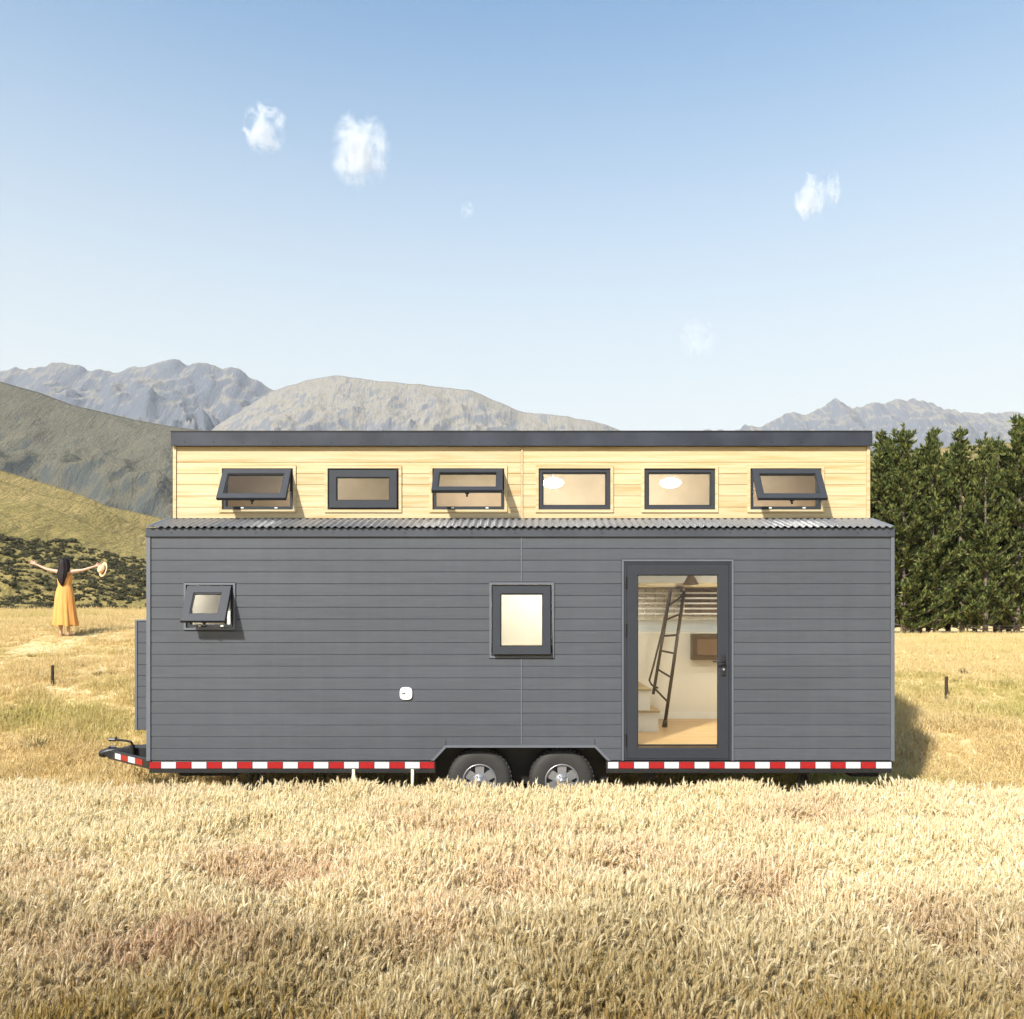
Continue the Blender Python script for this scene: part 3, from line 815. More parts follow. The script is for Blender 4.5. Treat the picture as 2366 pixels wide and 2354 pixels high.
for k, (s0, s1) in enumerate(zip(segs[:-1], segs[1:])):
    p0, p1 = a+d*(s0+.004), a+d*(s1-.004); o1 = n*.031; o2 = n*.034
    h0, h1 = -.026, .040
    vs = [p0+o1+Vector((0,0,h0)), p1+o1+Vector((0,0,h0)), p1+o1+Vector((0,0,h1)), p0+o1+Vector((0,0,h1)), p0+o2+Vector((0,0,h0)), p1+o2+Vector((0,0,h0)), p1+o2+Vector((0,0,h1)), p0+o2+Vector((0,0,h1))]
    part('red_reflector' if red else 'white_reflector', MB().add(vs, [(0,1,2,3),(4,7,6,5),(0,4,5,1),(1,5,6,2),(2,6,7,3),(3,7,4,0)]), M['red' if red else 'white'], tongue); red = not red
cp = MB()
pr = [(tx(229), .060), (tx(236), .075), (tx(250), .080), (tx(275), .066), (tx(300), .055)]
cp.tube([(x, TY+.02, .480+(.012 if k > 1 else -.012)) for k, (x, r) in enumerate(pr)], [.036, .050, .054, .050, .044], 12)
part('coupler', cp, M['black'], tongue, smooth=True)
part('drawbar_plate', MB().prism([(tx(246), .50), (tx(258), .44), (XL-.001, .44), (XL-.001, .555), (tx(296), .555)], TY-.10, TY+.16), M['black'], tongue)
part('coupler_lever', MB().tube([(tx(244), TY, .515), (tx(256), TY, .562), (tx(268), TY, .556)], .012, 8), M['black'], tongue)
jx = tx(318)
part('jack_post', MB().tube([(jx, TY-.14, .40), (jx, TY-.14, .60)], .030, 12), M['black'], tongue)
part('jack_handle', MB().tube([(jx+.002, TY-.14, .60), (jx-.010, TY-.15, .635), (jx-.06, TY-.16, .650), (tx(282), TY-.17, .664)], .014, 8).tube([(tx(282), TY-.17, .664), (tx(268), TY-.17, .668)], .022, 8).tube([(tx(284), TY-.17, .664), (tx(284), TY-.17, .700)], .010, 8), M['black'], tongue)

# ---- interior seen through the door
st = MB()
steps = [(1.20, 1.755, .747, 1.000), (1.20, 1.655, 1.000, 1.262), (1.00, 1.40, 1.262, 1.52), (.70, 1.14, 1.52, 1.78)]
for k, (a, b, z0, z1) in enumerate(steps):
    p = part('stair_step', MB().box(a-.0, b, 10.05, BY-.03, z0, z1-.026), M['whitein'])
    part('tread', MB().box(a, b+.018, 10.03, BY-.031, z1-.025, z1), M['pine'], p)
part('skirting', MB().box(1.78, XR-.09, BY-.034, BY-.021, FLOOR, FLOOR+.09), M['whitein'])
rb = part('glare_strip', MB().ring(back_ribbon[0], back_ribbon[1], back_ribbon[2], back_ribbon[3], .02, BY-.015, BY+.06), M['whitein'])  # made-up strip window; its white pane stands in for a bright glare band
part('pane', MB().box(back_ribbon[0]+.021, back_ribbon[1]-.021, BY+.02, BY+.026, back_ribbon[2]+.021, back_ribbon[3]-.021), M['frosted'], rb)
wcab = part('wall_cabinet', MB().ring((1598-CX)*11.2/F, 3.0, EYE-(1524-HY)*11.2/F, 1.895, .06, BY-.16, BY-.022, bev=.004), M['brown'])
part('door_panel', MB().box((1598-CX)*11.2/F+.061, 2.94, BY-.13, BY-.03, EYE-(1524-HY)*11.2/F+.061, 1.835), M['brown_panel'], wcab)
# loft edge; made-up slat screen below it imitates reflections on the door glass
lf = part('loft_platform', MB().box(1.05, XR-.09, BY-.75, BY-.03, 2.50, 2.55), M['pine'])
for k in range(5):
    part('rail', MB().box(1.45, XR-.1, BY-.300, BY-.275, 2.150+.068*k, 2.172+.068*k), M['whitein'], lf)
for k in range(11):
    part('reflection_slat', MB().box(1.50+k*.125, 1.522+k*.125, BY-.274, BY-.255, 2.135, 2.499), M['brown_panel' if k > 6 else 'tanwall'], lf)
part('reflection_panel', MB().box(2.25, XR-.1, BY-.10, BY-.085, 2.14, 2.499), M['brown_panel'], lf)
for k, (px_, w_) in enumerate(((1278, .13), (1549, .13))):
    x = (px_-CX)*10.35/F; z = EYE+(HY-1116)*10.35/F
    lp = part('ceiling_lamp', MB().lathe_z(x, 10.35, [(z-.055, .0001), (z-.052, .05), (z-.035, .10), (z, w_), (z+.035, .11), (z+.055, .05), (z+.06, .0001)], 28), M['lamp_soft'], smooth=True)
    part('lamp_rod', MB().tube([(x, 10.35, z+.058), (x, 10.35, UZT+.012)], .008, 8), M['zinc'], lp)
lp = part('pendant_shade', MB().lathe_z(2.20, 10.3, [(2.52, .10), (2.60, .055), (2.66, .02), (2.665, .0001)], 24), M['brown'], smooth=True)
part('lamp_rod', MB().tube([(2.20, 10.3, 2.655), (2.20, 10.3, 2.759)], .008, 8), M['bronze'], lp)
for x_, y_, z_ in ((-3.5, 10.2, 2.75), (2.3, 9.55, 2.75), (3.4, 10.3, 2.75), (-2.4, 10.2, UZT+.005), (-.6, 10.2, UZT+.005), (1.2, 10.2, UZT+.005), (3.1, 10.2, UZT+.005)):  # unseen lamps added to brighten the rooms behind the glass
    part('hidden_fill_lamp', MB().lathe_z(x_, y_, [(z_-.05, .0001), (z_-.05, .10), (z_-.03, .13), (z_, .13)], 24), M['lamp' if z_ < 3 and x_ > 0 else 'lamp_soft'], smooth=True)
lp = part('ceiling_lamp', MB().lathe_z(-2.2, 10.2, [(2.66, .0001), (2.66, .12), (2.72, .14), (2.748, .14)], 24), M['lamp'], smooth=True)  # this lamp and the next are unseen, added to light the lower rooms
lp = part('ceiling_lamp', MB().lathe_z(.35, 10.2, [(2.66, .0001), (2.66, .12), (2.72, .14), (2.748, .14)], 24), M['lamp'], smooth=True)
part('partition_wall', MB().box(-3.1, -3.05, FY+.12, BY-.03, FLOOR, 2.749), M['wallin'])
part('kitchen_cupboard', MB().box(-.6, .9, BY-.35, BY-.025, 1.75, 2.40), M['wallin'])
part('kitchen_counter', MB().box(-.6, .9, BY-.62, BY-.025, 1.62, 1.66), M['pine'])

# ---- loose ladder inside
LY = 10.5; LS = F/LY
lx = lambda p: (p-CX)/LS
lz = lambda p: EYE-(p-HY)/LS
ladder = tag(empty('loft_ladder', (lx(1534), LY-.05, FLOOR)), 'dark brown steel ladder leaning up to the loft behind the door glass', 'ladder')
def lpart(name, mb, mat, parent=ladder): return mesh_obj(name, mb, mat, parent, origin=tuple(ladder.location), smooth=True)
foot1, top1 = Vector((lx(1534), LY-.05, .765)), Vector((lx(1590), LY+.25, lz(1365)))
foot2, top2 = Vector((lx(1513), LY+.12, 1.14)), Vector((lx(1563), LY+.40, lz(1365)))
lpart('rail', MB().tube([foot1, top1], .022, 8), M['bronze']); lpart('rail', MB().tube([foot2, top2], .020, 8), M['bronze'])
for q in (.12, .30, .48, .62, .78, .92):
    p0 = foot1.lerp(top1, q+.05); p1 = foot2.lerp(top2, max(0, q-.06)); lpart('rung', MB().tube([p0, p1], .013, 8), M['bronze'])
hpts = [(1521, 1590), (1506, 1582), (1501, 1572), (1510, 1540), (1530, 1460), (1547, 1372), (1553, 1360), (1566, 1356), (1580, 1357)]
lpart('handrail', MB().tube([(lx(p), LY+.02, lz(q)) for p, q in hpts], .013, 8), M['bronze'])
lpart('rubber_foot', MB().tube([(foot1.x, foot1.y, .748), (foot1.x+.008, foot1.y, .83)], [.036, .028], 10), M['bronze'])

# ------------------------------------------------------------------ geometry-node scatter (grass and ground cover only)
def make_lib(name, meshes, mat):
    c = bpy.data.collections.new(name)              # library of clumps, drawn only through the scatter
    for k, (V, Fc) in enumerate(meshes):
        me = bpy.data.meshes.new('clump')
        me.from_pydata(V, [], Fc); me.materials.append(mat)
        o = bpy.data.objects.new('clump', me); c.objects.link(o)
    return c
def scatter(name, P, rot, scl, tint, pick, lib, tint2=None):
    me = bpy.data.meshes.new(name)
    n = len(P)
    me.vertices.add(n); me.vertices.foreach_set('co', np.asarray(P, np.float32).ravel())
    for nm, typ, dat, key in (('rot', 'FLOAT_VECTOR', rot, 'vector'), ('scl', 'FLOAT', scl, 'value'), ('tint', 'FLOAT', tint, 'value'), ('pick', 'INT', pick, 'value'), ('tint2', 'FLOAT', tint if tint2 is None else tint2, 'value')):
        a = me.attributes.new(nm, typ, 'POINT')
        a.data.foreach_set(key, np.asarray(dat, np.int32 if typ == 'INT' else np.float32).ravel())
    o = bpy.data.objects.new(name, me); COL.objects.link(o)
    g = bpy.data.node_groups.new(name + '_scatter', 'GeometryNodeTree')
    g.interface.new_socket('Geometry', in_out='INPUT', socket_type='NodeSocketGeometry')
    g.interface.new_socket('Geometry', in_out='OUTPUT', socket_type='NodeSocketGeometry')
    i = g.nodes.new('NodeGroupInput'); u = g.nodes.new('NodeGroupOutput')
    ip = g.nodes.new('GeometryNodeInstanceOnPoints'); ci = g.nodes.new('GeometryNodeCollectionInfo')
    ci.inputs['Collection'].default_value = lib; ci.inputs['Separate Children'].default_value = True; ci.inputs['Reset Children'].default_value = True
    ip.inputs['Pick Instance'].default_value = True
    def attr(nm, t):
        x = g.nodes.new('GeometryNodeInputNamedAttribute'); x.data_type = t; x.inputs['Name'].default_value = nm
        return [s for s in x.outputs if s.enabled and s.name == 'Attribute'][0]
    g.links.new(i.outputs[0], ip.inputs['Points']); g.links.new(ci.outputs[0], ip.inputs['Instance'])
    g.links.new(attr('pick', 'INT'), ip.inputs['Instance Index']); g.links.new(attr('rot', 'FLOAT_VECTOR'), ip.inputs['Rotation']); g.links.new(attr('scl', 'FLOAT'), ip.inputs['Scale'])
    g.links.new(ip.outputs[0], u.inputs[0])
    m = o.modifiers.new('scatter', 'NODES'); m.node_group = g
    return o

def mat_leafy(name, lo, mid, hi, transl=.3, rough=.7, tint=None, tint2=None):
    t = NT(name)
    geo = t.n("ShaderNodeNewGeometry")
    c = t.ramp(geo.outputs['Random Per Island'], [(.05, lo), (.5, mid), (.95, hi)])
    if tint is not None:
        at = t.n("ShaderNodeAttribute", attribute_type='INSTANCER', attribute_name='tint')
        c = t.mix(at.outputs['Fac'], c, tint, 'MULTIPLY')
    if tint2 is not None:
        at = t.n("ShaderNodeAttribute", attribute_type='INSTANCER', attribute_name='tint2')
        c = t.mix(at.outputs['Fac'], c, tint2, 'MULTIPLY')
    t.base(c); t.set(Roughness=rough); t.b.inputs['Specular IOR Level'].default_value = .15
    tr = t.n("ShaderNodeBsdfTranslucent"); t.l(c, tr.inputs[0]) if isinstance(c, bpy.types.NodeSocket) else None
    mx = t.n("ShaderNodeMixShader"); mx.inputs[0].default_value = transl
    t.l(t.b.outputs[0], mx.inputs[1]); t.l(tr.outputs[0], mx.inputs[2]); t.l(mx.outputs[0], t.out.inputs['Surface'])
    return t.m

# ------------------------------------------------------------------ tall seeding grass in front of the house
def blade(V, Fc, base, dirv, L, wid, bend, seg=3):
    o = len(V); side = Vector((-dirv.y, dirv.x, 0))
    side = side.normalized() if side.length > .01 else Vector((1, 0, 0))
    for k in range(seg+1):
        t = k/seg; p = base + dirv*(L*t) + Vector((dirv.x, dirv.y, -.6))*(bend*t*t*L)
        w = wid*(1-t**1.5)
        if k < seg: V.append(tuple(p-side*w)); V.append(tuple(p+side*w))
        else: V.append(tuple(p))
    for k in range(seg-1): a = o+2*k; Fc.append((a, a+1, a+3, a+2))
    a = o+2*(seg-1); Fc.append((a, a+1, a+2))
def seed_stem(V, Fc, base, az, H, lean, rr):
    d = Vector((math.cos(az), math.sin(az), 0)); side = Vector((-d.y, d.x, 0))
    pts = []
    for k in range(6):
        t = k/5; pts.append(base + Vector((0, 0, H*t*(1-.10*lean*t*t))) + d*(lean*H*.42*t*t))
    o = len(V)
    for p in pts:
        for q in range(3):
            a = 2*math.pi*q/3; V.append(tuple(p + (d*math.cos(a)+side*math.sin(a))*.0016))
    for k in range(5):
        for q in range(3): Fc.append((o+k*3+q, o+k*3+(q+1) % 3, o+k*3+3+(q+1) % 3, o+k*3+3+q))
    # seed head: bends over along an arc
    tdir = (pts[-1]-pts[-2]).normalized(); L = rr.uniform(.030, .054); p = pts[-1].copy(); n = 6; m = 5; cur = lean*rr.uniform(.1, 1.3)
    o = len(V); prof = [.3, .85, 1, .95, .7, .15]; R0 = rr.uniform(.0038, .0062); axis = []
    for k in range(n):
        u = tdir.cross(side).normalized(); axis.append((p.copy(), tdir.copy(), u))
        for q in range(m):
            a = 2*math.pi*q/m; V.append(tuple(p + (side*math.cos(a)+u*math.sin(a))*(R0*prof[k])))
        p = p + tdir*(L/(n-1)); tdir = (Matrix.Rotation(cur*.32, 3, side) @ tdir).normalized()
    for k in range(n-1):
        for q in range(m): Fc.append((o+k*m+q, o+k*m+(q+1) % m, o+(k+1)*m+(q+1) % m, o+(k+1)*m+q))
    for b in range(44):
        pp, td, u = axis[rr.randrange(1, n)]; a = rr.uniform(0, 6.28)
        out = (side*math.cos(a)+u*math.sin(a)); tip = pp + out*(R0*rr.uniform(1.7, 3.2)) + td*rr.uniform(.006, .020); w = td.cross(out)*.0009
        bb = pp + out*R0*.6; o = len(V); V.extend([tuple(bb-w), tuple(bb+w), tuple(tip)]); Fc.append((o, o+1, o+2))
def tall_clump(seed, nst, nbl):
    rr = random.Random(seed); V = []; Fc = []
    wind = rr.uniform(-.4, .5)
    for k in range(nst):
        a = rr.uniform(0, 6.28); r = .15*math.sqrt(rr.random()); az = rr.gauss(wind, 1.3)
        seed_stem(V, Fc, Vector((r*math.cos(a), r*math.sin(a), 0)), az, rr.uniform(.25, .42), abs(rr.gauss(.38, .32)), rr)
    for k in range(nbl):
        a = rr.uniform(0, 6.28); r = .15*math.sqrt(rr.random()); b = rr.uniform(0, 6.28); s = rr.uniform(.1, .5)
        blade(V, Fc, Vector((r*math.cos(a), r*math.sin(a), 0)), Vector((math.cos(b)*s, math.sin(b)*s, 1)).normalized(), rr.uniform(.16, .33), rr.uniform(.002, .004), rr.uniform(.1, .5))
    return V, Fc
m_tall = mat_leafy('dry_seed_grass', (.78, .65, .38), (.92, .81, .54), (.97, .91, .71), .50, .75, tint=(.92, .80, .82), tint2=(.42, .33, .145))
lib_tall = make_lib('tall_grass_clumps', [tall_clump(s, 42, 14) for s in range(10)], m_tall)
N = 15000
y = rng.uniform(2.7, 8.62, N); x = rng.uniform(-1, 1, N)*(y*.64+1.6)
edge = 8.50 + .13*fbm(x*1.3, x*0, 4, 3)
keep = y < edge
x, y = x[keep], y[keep]; n = len(x)
big = fbm(x*.55, y*.8, 2, 3); patch = fbm(x*1.6, y*2.2, 8, 2)
tint = np.clip(.03 + 1.1*np.clip(big-.10, 0, 1) + rng.normal(0, .07, n), 0, .8)
darken = np.clip(sstep(5.6, 3.3, y)*.95 + .55*fbm(x*.7, y*.9, 91, 3)*sstep(7.4, 5.2, y) - .05 + rng.normal(0, .12, n), 0, 1)  # multiplies clumps darker and yellower towards the camera, with random patches
scl = np.clip(1.0 + .42*patch + rng.normal(0, .10, n), .5, 1.2)*np.interp(y, [7.6, 8.6], [1.0, .93])
for hx_, hy_, hr_ in ((-1.54, 5.31, .24), (-.09, 5.35, .26), (1.54, 5.30, .25), (-2.05, 5.6, .18), (.75, 5.7, .16), (-.6, 4.3, .18), (2.3, 4.5, .2), (-1.9, 4.15, .16)):   # hollows of shortened clumps, their shade also tinted into the colour
    d_ = np.hypot(x-hx_, (y-hy_)*1.1); k_ = np.exp(-(d_/hr_)**2)
    scl = scl*(1-.55*k_); tint = np.clip(tint+.55*np.exp(-(np.hypot(x-hx_-.1, y-hy_-.35)/(hr_*1.8))**2), 0, 1); darken = np.clip(darken+.5*k_, 0, 1)
rot = np.stack([rng.normal(0, .10, n), rng.normal(.03, .10, n), rng.normal(0, .9, n)], -1)
tag(scatter('tall_grass', np.stack([x, y, ground_z(x, y)-.01], -1), rot, scl, tint, rng.integers(0, 10, n), lib_tall, darken), kind='stuff')

# ------------------------------------------------------------------ short meadow grass behind
def short_clump(seed, nb, h, heads=0):
    rr = random.Random(seed); V = []; Fc = []
    for k in range(nb):
        a = rr.uniform(0, 6.28); r = .17*math.sqrt(rr.random()); b = rr.uniform(0, 6.28); s = rr.uniform(.15, .9)
        blade(V, Fc, Vector((r*math.cos(a), r*math.sin(a), 0)), Vector((math.cos(b)*s, math.sin(b)*s, 1)).normalized(), h*rr.uniform(.5, 1.1), rr.uniform(.003, .007), rr.uniform(.1, .6), 2)
    for k in range(heads):
        a = rr.uniform(0, 6.28); r = .15*math.sqrt(rr.random())
        seed_stem(V, Fc, Vector((r*math.cos(a), r*math.sin(a), 0)), rr.uniform(0, 6.28), h*rr.uniform(.8, 1.3), abs(rr.gauss(.4, .3)), rr)
    return V, Fc
m_short = mat_leafy('dry_meadow_grass', (.52, .38, .14), (.74, .57, .28), (.86, .72, .45), .35, .8, tint=(.62, .76, .36))
lib_short = make_lib('short_grass_clumps', [short_clump(100+s, 60, .17, 3) for s in range(7)], m_short)
N = 60000
y = 8.8*(46/8.8)**rng.random(N); x = rng.uniform(-1, 1, N)*(y*.72+2.5)
inside = (x > XL-.1) & (x < XR+.1) & (y > 8.9) & (y < 11.5)
hidden = (np.abs(x/y-.01) < .34) & (y > 13) & (rng.random(N) < .75)
keep = ~(inside & (rng.random(N) < .6)) & ~hidden
x, y = x[keep], y[keep]; n = len(x)
g = fbm(x*.18, y*.35, 31, 4); g2 = fbm(x*.9, y*1.3, 37, 2)
scl = np.clip(.75 + .9*g2 + rng.normal(0, .18, n), .52, 1.4)*np.interp(y, [9, 16, 46], [.95, .75, .75])*np.where((np.abs(x+9.45) < .6) & (y > 16.3) & (y < 18), .4, 1.0)
tint = np.clip(.05 + 1.1*np.clip(g-.12, 0, 1) + rng.normal(0, .08, n), 0, 1)
rot = np.stack([rng.normal(0, .12, n), rng.normal(0, .12, n), rng.uniform(0, 6.28, n)], -1)
tag(scatter('meadow_grass', np.stack([x, y, ground_z(x, y)-.01], -1), rot, scl, tint, rng.integers(0, 7, n), lib_short), kind='stuff')

# ------------------------------------------------------------------ finding where a sight line meets the meadow
def on_ground(px, py, y0=9.0, y1=60):
    ys = np.arange(y0, y1, .02); xs = (px-CX)/F*ys
    zz = ground_z(xs, ys); pp = HY + (EYE-zz)*F/ys
    k = np.argmax(pp < py); return float(xs[k]), float(ys[k]), float(zz[k])

# ------------------------------------------------------------------ stakes and tussocks in the meadow
for px, pb, pt, lab in ((122, 1584, 1537, 'short dark wooden stake standing in the grass below the woman in yellow'), (2186, 1619, 1563, 'short dark wooden stake standing in the grass in front of the pines')):
    X, Y, Z = on_ground(px, pb); h = (pb-pt)*Y/F; w = 4.0*Y/F
    mb = MB(); nseg = 5
    for k in range(nseg+1):
        t = k/nseg; c = Vector((X + .006*math.sin(3*t+px), Y, Z-.12+(h+.12)*t)); ww = w*(1-.10*t)
        for q in range(8):
            a = 2*math.pi*(q+.5)/8; mb.v.append((c.x+ww*math.cos(a), c.y+ww*math.sin(a), c.z))
    for k in range(nseg):
        for q in range(8): mb.f.append((k*8+q, k*8+(q+1) % 8, (k+1)*8+(q+1) % 8, (k+1)*8+q))
    mb.f.append(tuple(nseg*8+q for q in range(8)))
    tag(mesh_obj('wooden_stake', mb, M['post'], origin=(X, Y, Z), bevel=.004), lab, 'stake')
m_tus = mat_leafy('dark_rush', (.035, .030, .012), (.07, .06, .022), (.13, .11, .04), .2)
tv, tf = [], []
rr = random.Random(4)
for k in range(90):
    a = rr.uniform(0, 6.28); r = .10*math.sqrt(rr.random()); s = rr.uniform(.1, .8)
    blade(tv, tf, Vector((r*math.cos(a), r*math.sin(a), 0)), Vector((math.cos(a)*s, math.sin(a)*s, 1)).normalized(), rr.uniform(.12, .26), .006, rr.uniform(.1, .5), 2)
TUS = ['largest dark tuft of rushes, low on the left below the stake', 'dark tuft on the bank left of the house, left of a close pair', 'dark tuft on the bank nearest the left end of the house',
       'dark tuft up the slope left of the woman', 'small dark tuft between the left stake and the pair by the house', 'tiny dark tuft just right of the left stake',
       'dark tuft upslope to the right of the right stake', 'dark tuft close beside the top of the right stake', 'dark tuft below and right of the right stake', 'dark tuft at the far right edge of the meadow',
       'small dark tuft close to the right end of the house', 'small dark tuft at the left edge below the left stake', 'small dark tuft midway between left stake and trailer hitch', 'tiny dark tuft on the crest right of the woman', 'tiny dark tuft on the crest beside the house corner']
tme = bpy.data.meshes.new('rush_tussock'); tme.from_pydata(tv, [], tf); tme.materials.append(m_tus)
for k, (px, py, s) in enumerate([(78, 1728, 1.0), (228, 1560, .55), (262, 1558, .5), (75, 1517, .45), (190, 1540, .4), (152, 1538, .35), (2228, 1556, .6), (2216, 1576, .5), (2262, 1652, .6), (2335, 1655, .6), (2120, 1560, .4), (30, 1640, .5), (180, 1690, .5), (222, 1422, .5), (307, 1424, .4)]):
    X, Y, Z = on_ground(px, py)
    o = bpy.data.objects.new('rush_tussock', tme); COL.objects.link(o); o.location = (X, Y, Z-.02); o.scale = (s*1.25, s, s); o.rotation_euler = (0, 0, k*1.3)
    tag(o, TUS[k], 'tussock', 'dark tussocks dotted over the meadow')

# ------------------------------------------------------------------ woman in a yellow dress
WX, WY = (150-CX)/F*17.7, 17.7
WZ = float(ground_z(WX, WY))
wo = (WX, WY, WZ)
woman = tag(empty('person', wo), 'woman in a yellow dress seen from behind, arms stretched wide, holding a straw hat', 'person')
skin = simple('skin', (.52, .30, .21), .5, var=.06)
hairm = simple('dark_brown_hair', (.014, .009, .010), .6, var=.4, vscale=30, spec=.2)
def mat_dress():
    t = NT('yellow_cotton'); v = t.coord('Object', (14, 14, 1.2))
    t.base(t.ramp(t.noise(v, 2, 4), [(.3, (.56, .25, .055)), (.7, (.64, .32, .09))])); t.set(Roughness=.8); t.bump(t.noise(v, 3, 4), .4, .01); return t.m
def skin_body():
    V = []; E = []; Rr = []
    def add(p, r, par=None):
        V.append(p); Rr.append(r)
        if par is not None: E.append((par, len(V)-1))
        return len(V)-1
    pel = add((0, 0, .90), .125)
    be = add((0, 0, 1.04), .105, pel); chs = add((0, 0, 1.20), .118, be); up = add((0, 0, 1.33), .095, chs)
    nk = add((0, 0, 1.41), .046, up); hb = add((0, .012, 1.47), .062, nk); hc = add((0, .015, 1.545), .088, hb); add((0, .008, 1.61), .066, hc); add((0, .115, 1.53), .012, hc)
    for s in (-1, 1): add((s*.088, .01, 1.53), .014, hc)
    for s in (-1, 1):
        sh = add((s*.150, -.005, 1.365), .046, up)
        el = (s*.385, -.01, 1.42) if s < 0 else (s*.40, -.01, 1.40)
        wr = (s*.60, .0, 1.515) if s < 0 else (s*.63, .0, 1.475)
        e = add(el, .029, sh); m_ = add(tuple((Vector(el)+Vector(wr))/2), .026, e); w_ = add(wr, .019, m_)
        d = (Vector(wr)-Vector(el)).normalized(); upv = Vector((0, 0, 1)); upv = (upv - d*upv.dot(d)).normalized()
        pa = Vector(wr)+d*.055; pi = add(tuple(pa), .030, w_); kn = Vector(wr)+d*.088
        curl = .25 if s < 0 else .9
        fwd = Vector((0, 1, 0))
        for k, (off, L) in enumerate(((-.030, .058), (-.010, .072), (.010, .078), (.030, .068))):
            b = add(tuple(kn+upv*off), .009, pi); p = kn+upv*off; dd = d.copy(); pr = b
            for j in range(3):
                dd = (dd*math.cos(curl*.5)+fwd*math.sin(curl*.5)).normalized(); p = p+dd*(L/3); pr = add(tuple(p), .0085-.0008*j, pr)
        t0 = pa+upv*.028-d*.01; b = add(tuple(t0), .010, pi); p = t0; pr = b
        for j in range(2):
            p = p+(d*.6+upv*.7+fwd*.3*curl).normalized()*.028; pr = add(tuple(p), .009-.001*j, pr)
    for s in (-1, 1):
        hp = add((s*.085, 0, .84), .088, pel); th = add((s*.085, .0, .66), .075, hp); kn = add((s*.080, .008, .47), .050, th); ca = add((s*.080, -.015, .33), .050, kn)
        an = add((s*.078, -.010, .085), .029, ca); hl = add((s*.078, -.025, .035), .030, an); ba = add((s*.085, .085, .025), .030, hl); add((s*.088, .145, .018), .020, ba)
    return V, E, Rr
V, E, Rr = skin_body()
me = bpy.data.meshes.new('body'); me.from_pydata(V, E, [])
body = bpy.data.objects.new('body', me); COL.objects.link(body); body.parent = woman; me.materials.append(skin)
md = body.modifiers.new('skin', 'SKIN')
if not me.skin_vertices: me.attributes  # layer is made with the modifier
for i, r in enumerate(Rr): me.skin_vertices[0].data[i].radius = (r, r)
for i in range(len(V)): me.skin_vertices[0].data[i].use_root = (i == 0)
md.use_smooth_shade = True
ss = body.modifiers.new('sub', 'SUBSURF'); ss.levels = 1; ss.render_levels = 2
dm = MB(); nA = 96
prof = [(1.315, .150, .090), (1.27, .152, .108), (1.20, .150, .118), (1.10, .138, .108), (1.065, .135, .105), (1.045, .146, .112), (.95, .175, .130), (.80, .196, .150), (.60, .212, .168), (.40, .228, .182), (.25, .243, .195), (.225, .240, .19)]
for k, (z, a, b) in enumerate(prof):
    pl_ = np.clip((1.05-z)/.8, 0, 1)
    for q in range(nA):
        t = 2*math.pi*q/nA
        w = 1 + pl_*(.055*math.sin(11*t+.6*math.sin(3*z)) + .035*math.sin(17*t+1.3) + .03*math.sin(5*t+2))
        dm.v.append((a*w*math.cos(t) + .03*pl_*pl_*(1 if math.cos(t) > 0 else .2), b*w*math.sin(t)-.005, z + (.015*math.sin(7*t) if k >= len(prof)-2 else (-.05*max(0, -math.sin(t)) if k == 0 else 0))))
for k in range(len(prof)-1):
    for q in range(nA): dm.f.append((k*nA+q, k*nA+(q+1) % nA, (k+1)*nA+(q+1) % nA, (k+1)*nA+q))
for s in (-1, 1):
    dm.tube([(s*.10, -.095, 1.25), (s*.105, -.085, 1.34), (s*.095, -.03, 1.415), (s*.09, .05, 1.40), (s*.09, .085, 1.30)], .011, 6)
dress = mesh_obj('dress', dm, mat_dress(), woman, smooth=True)
hm_ = MB(); nA = 40
hp = [(1.655, .02, .02, .005), (1.645, .055, .06, .003), (1.61, .088, .098, -.002), (1.555, .103, .112, -.008), (1.49, .105, .105, -.020), (1.42, .112, .085, -.045), (1.34, .112, .062, -.075), (1.25, .095, .050, -.098), (1.16, .066, .040, -.110), (1.09, .035, .026, -.115), (1.05, .008, .008, -.115)]
for k, (z, a, b, yo) in enumerate(hp):
    for q in range(nA):
        t = 2*math.pi*q/nA; w = 1+.07*math.sin(9*t+z*9)*min(1, k/3)+.04*math.sin(17*t+z*5)*min(1, k/3)
        hm_.v.append((a*w*math.cos(t)+.012*math.sin(z*14)*min(1, k/5), b*w*math.sin(t)+yo-.012, z))
for k in range(len(hp)-1):
    for q in range(nA): hm_.f.append((k*nA+q, k*nA+(q+1) % nA, (k+1)*nA+(q+1) % nA, (k+1)*nA+q))
mesh_obj('hair', hm_, hairm, woman, smooth=True)
ho = (WX+.84, WY-.045, WZ+1.405)
hat = tag(empty('straw_hat', ho), "pale straw hat with a dark band in the woman's outstretched hand", 'hat')
hat.rotation_euler = (R(78), R(0), R(-38))
straw = simple('straw_weave', (.66, .43, .24), .8, var=.2, vscale=40, bump=.4)
mesh_obj('brim', MB().lathe_z(0, 0, [(0, .092), (.004, .12), (.014, .158), (.009, .160), (-.002, .12), (-.006, .09)], 40), straw, hat, smooth=True)
mesh_obj('crown', MB().lathe_z(0, 0, [(-.004, .093), (.05, .089), (.088, .082), (.098, .068), (.094, .03), (.090, .0001)], 40), straw, hat, smooth=True)
mesh_obj('hat_band', MB().lathe_z(0, 0, [(.004, .0945), (.030, .0925), (.030, .088), (.004, .090)], 40), simple('dark_ribbon', (.03, .02, .018), .6), hat, smooth=True)

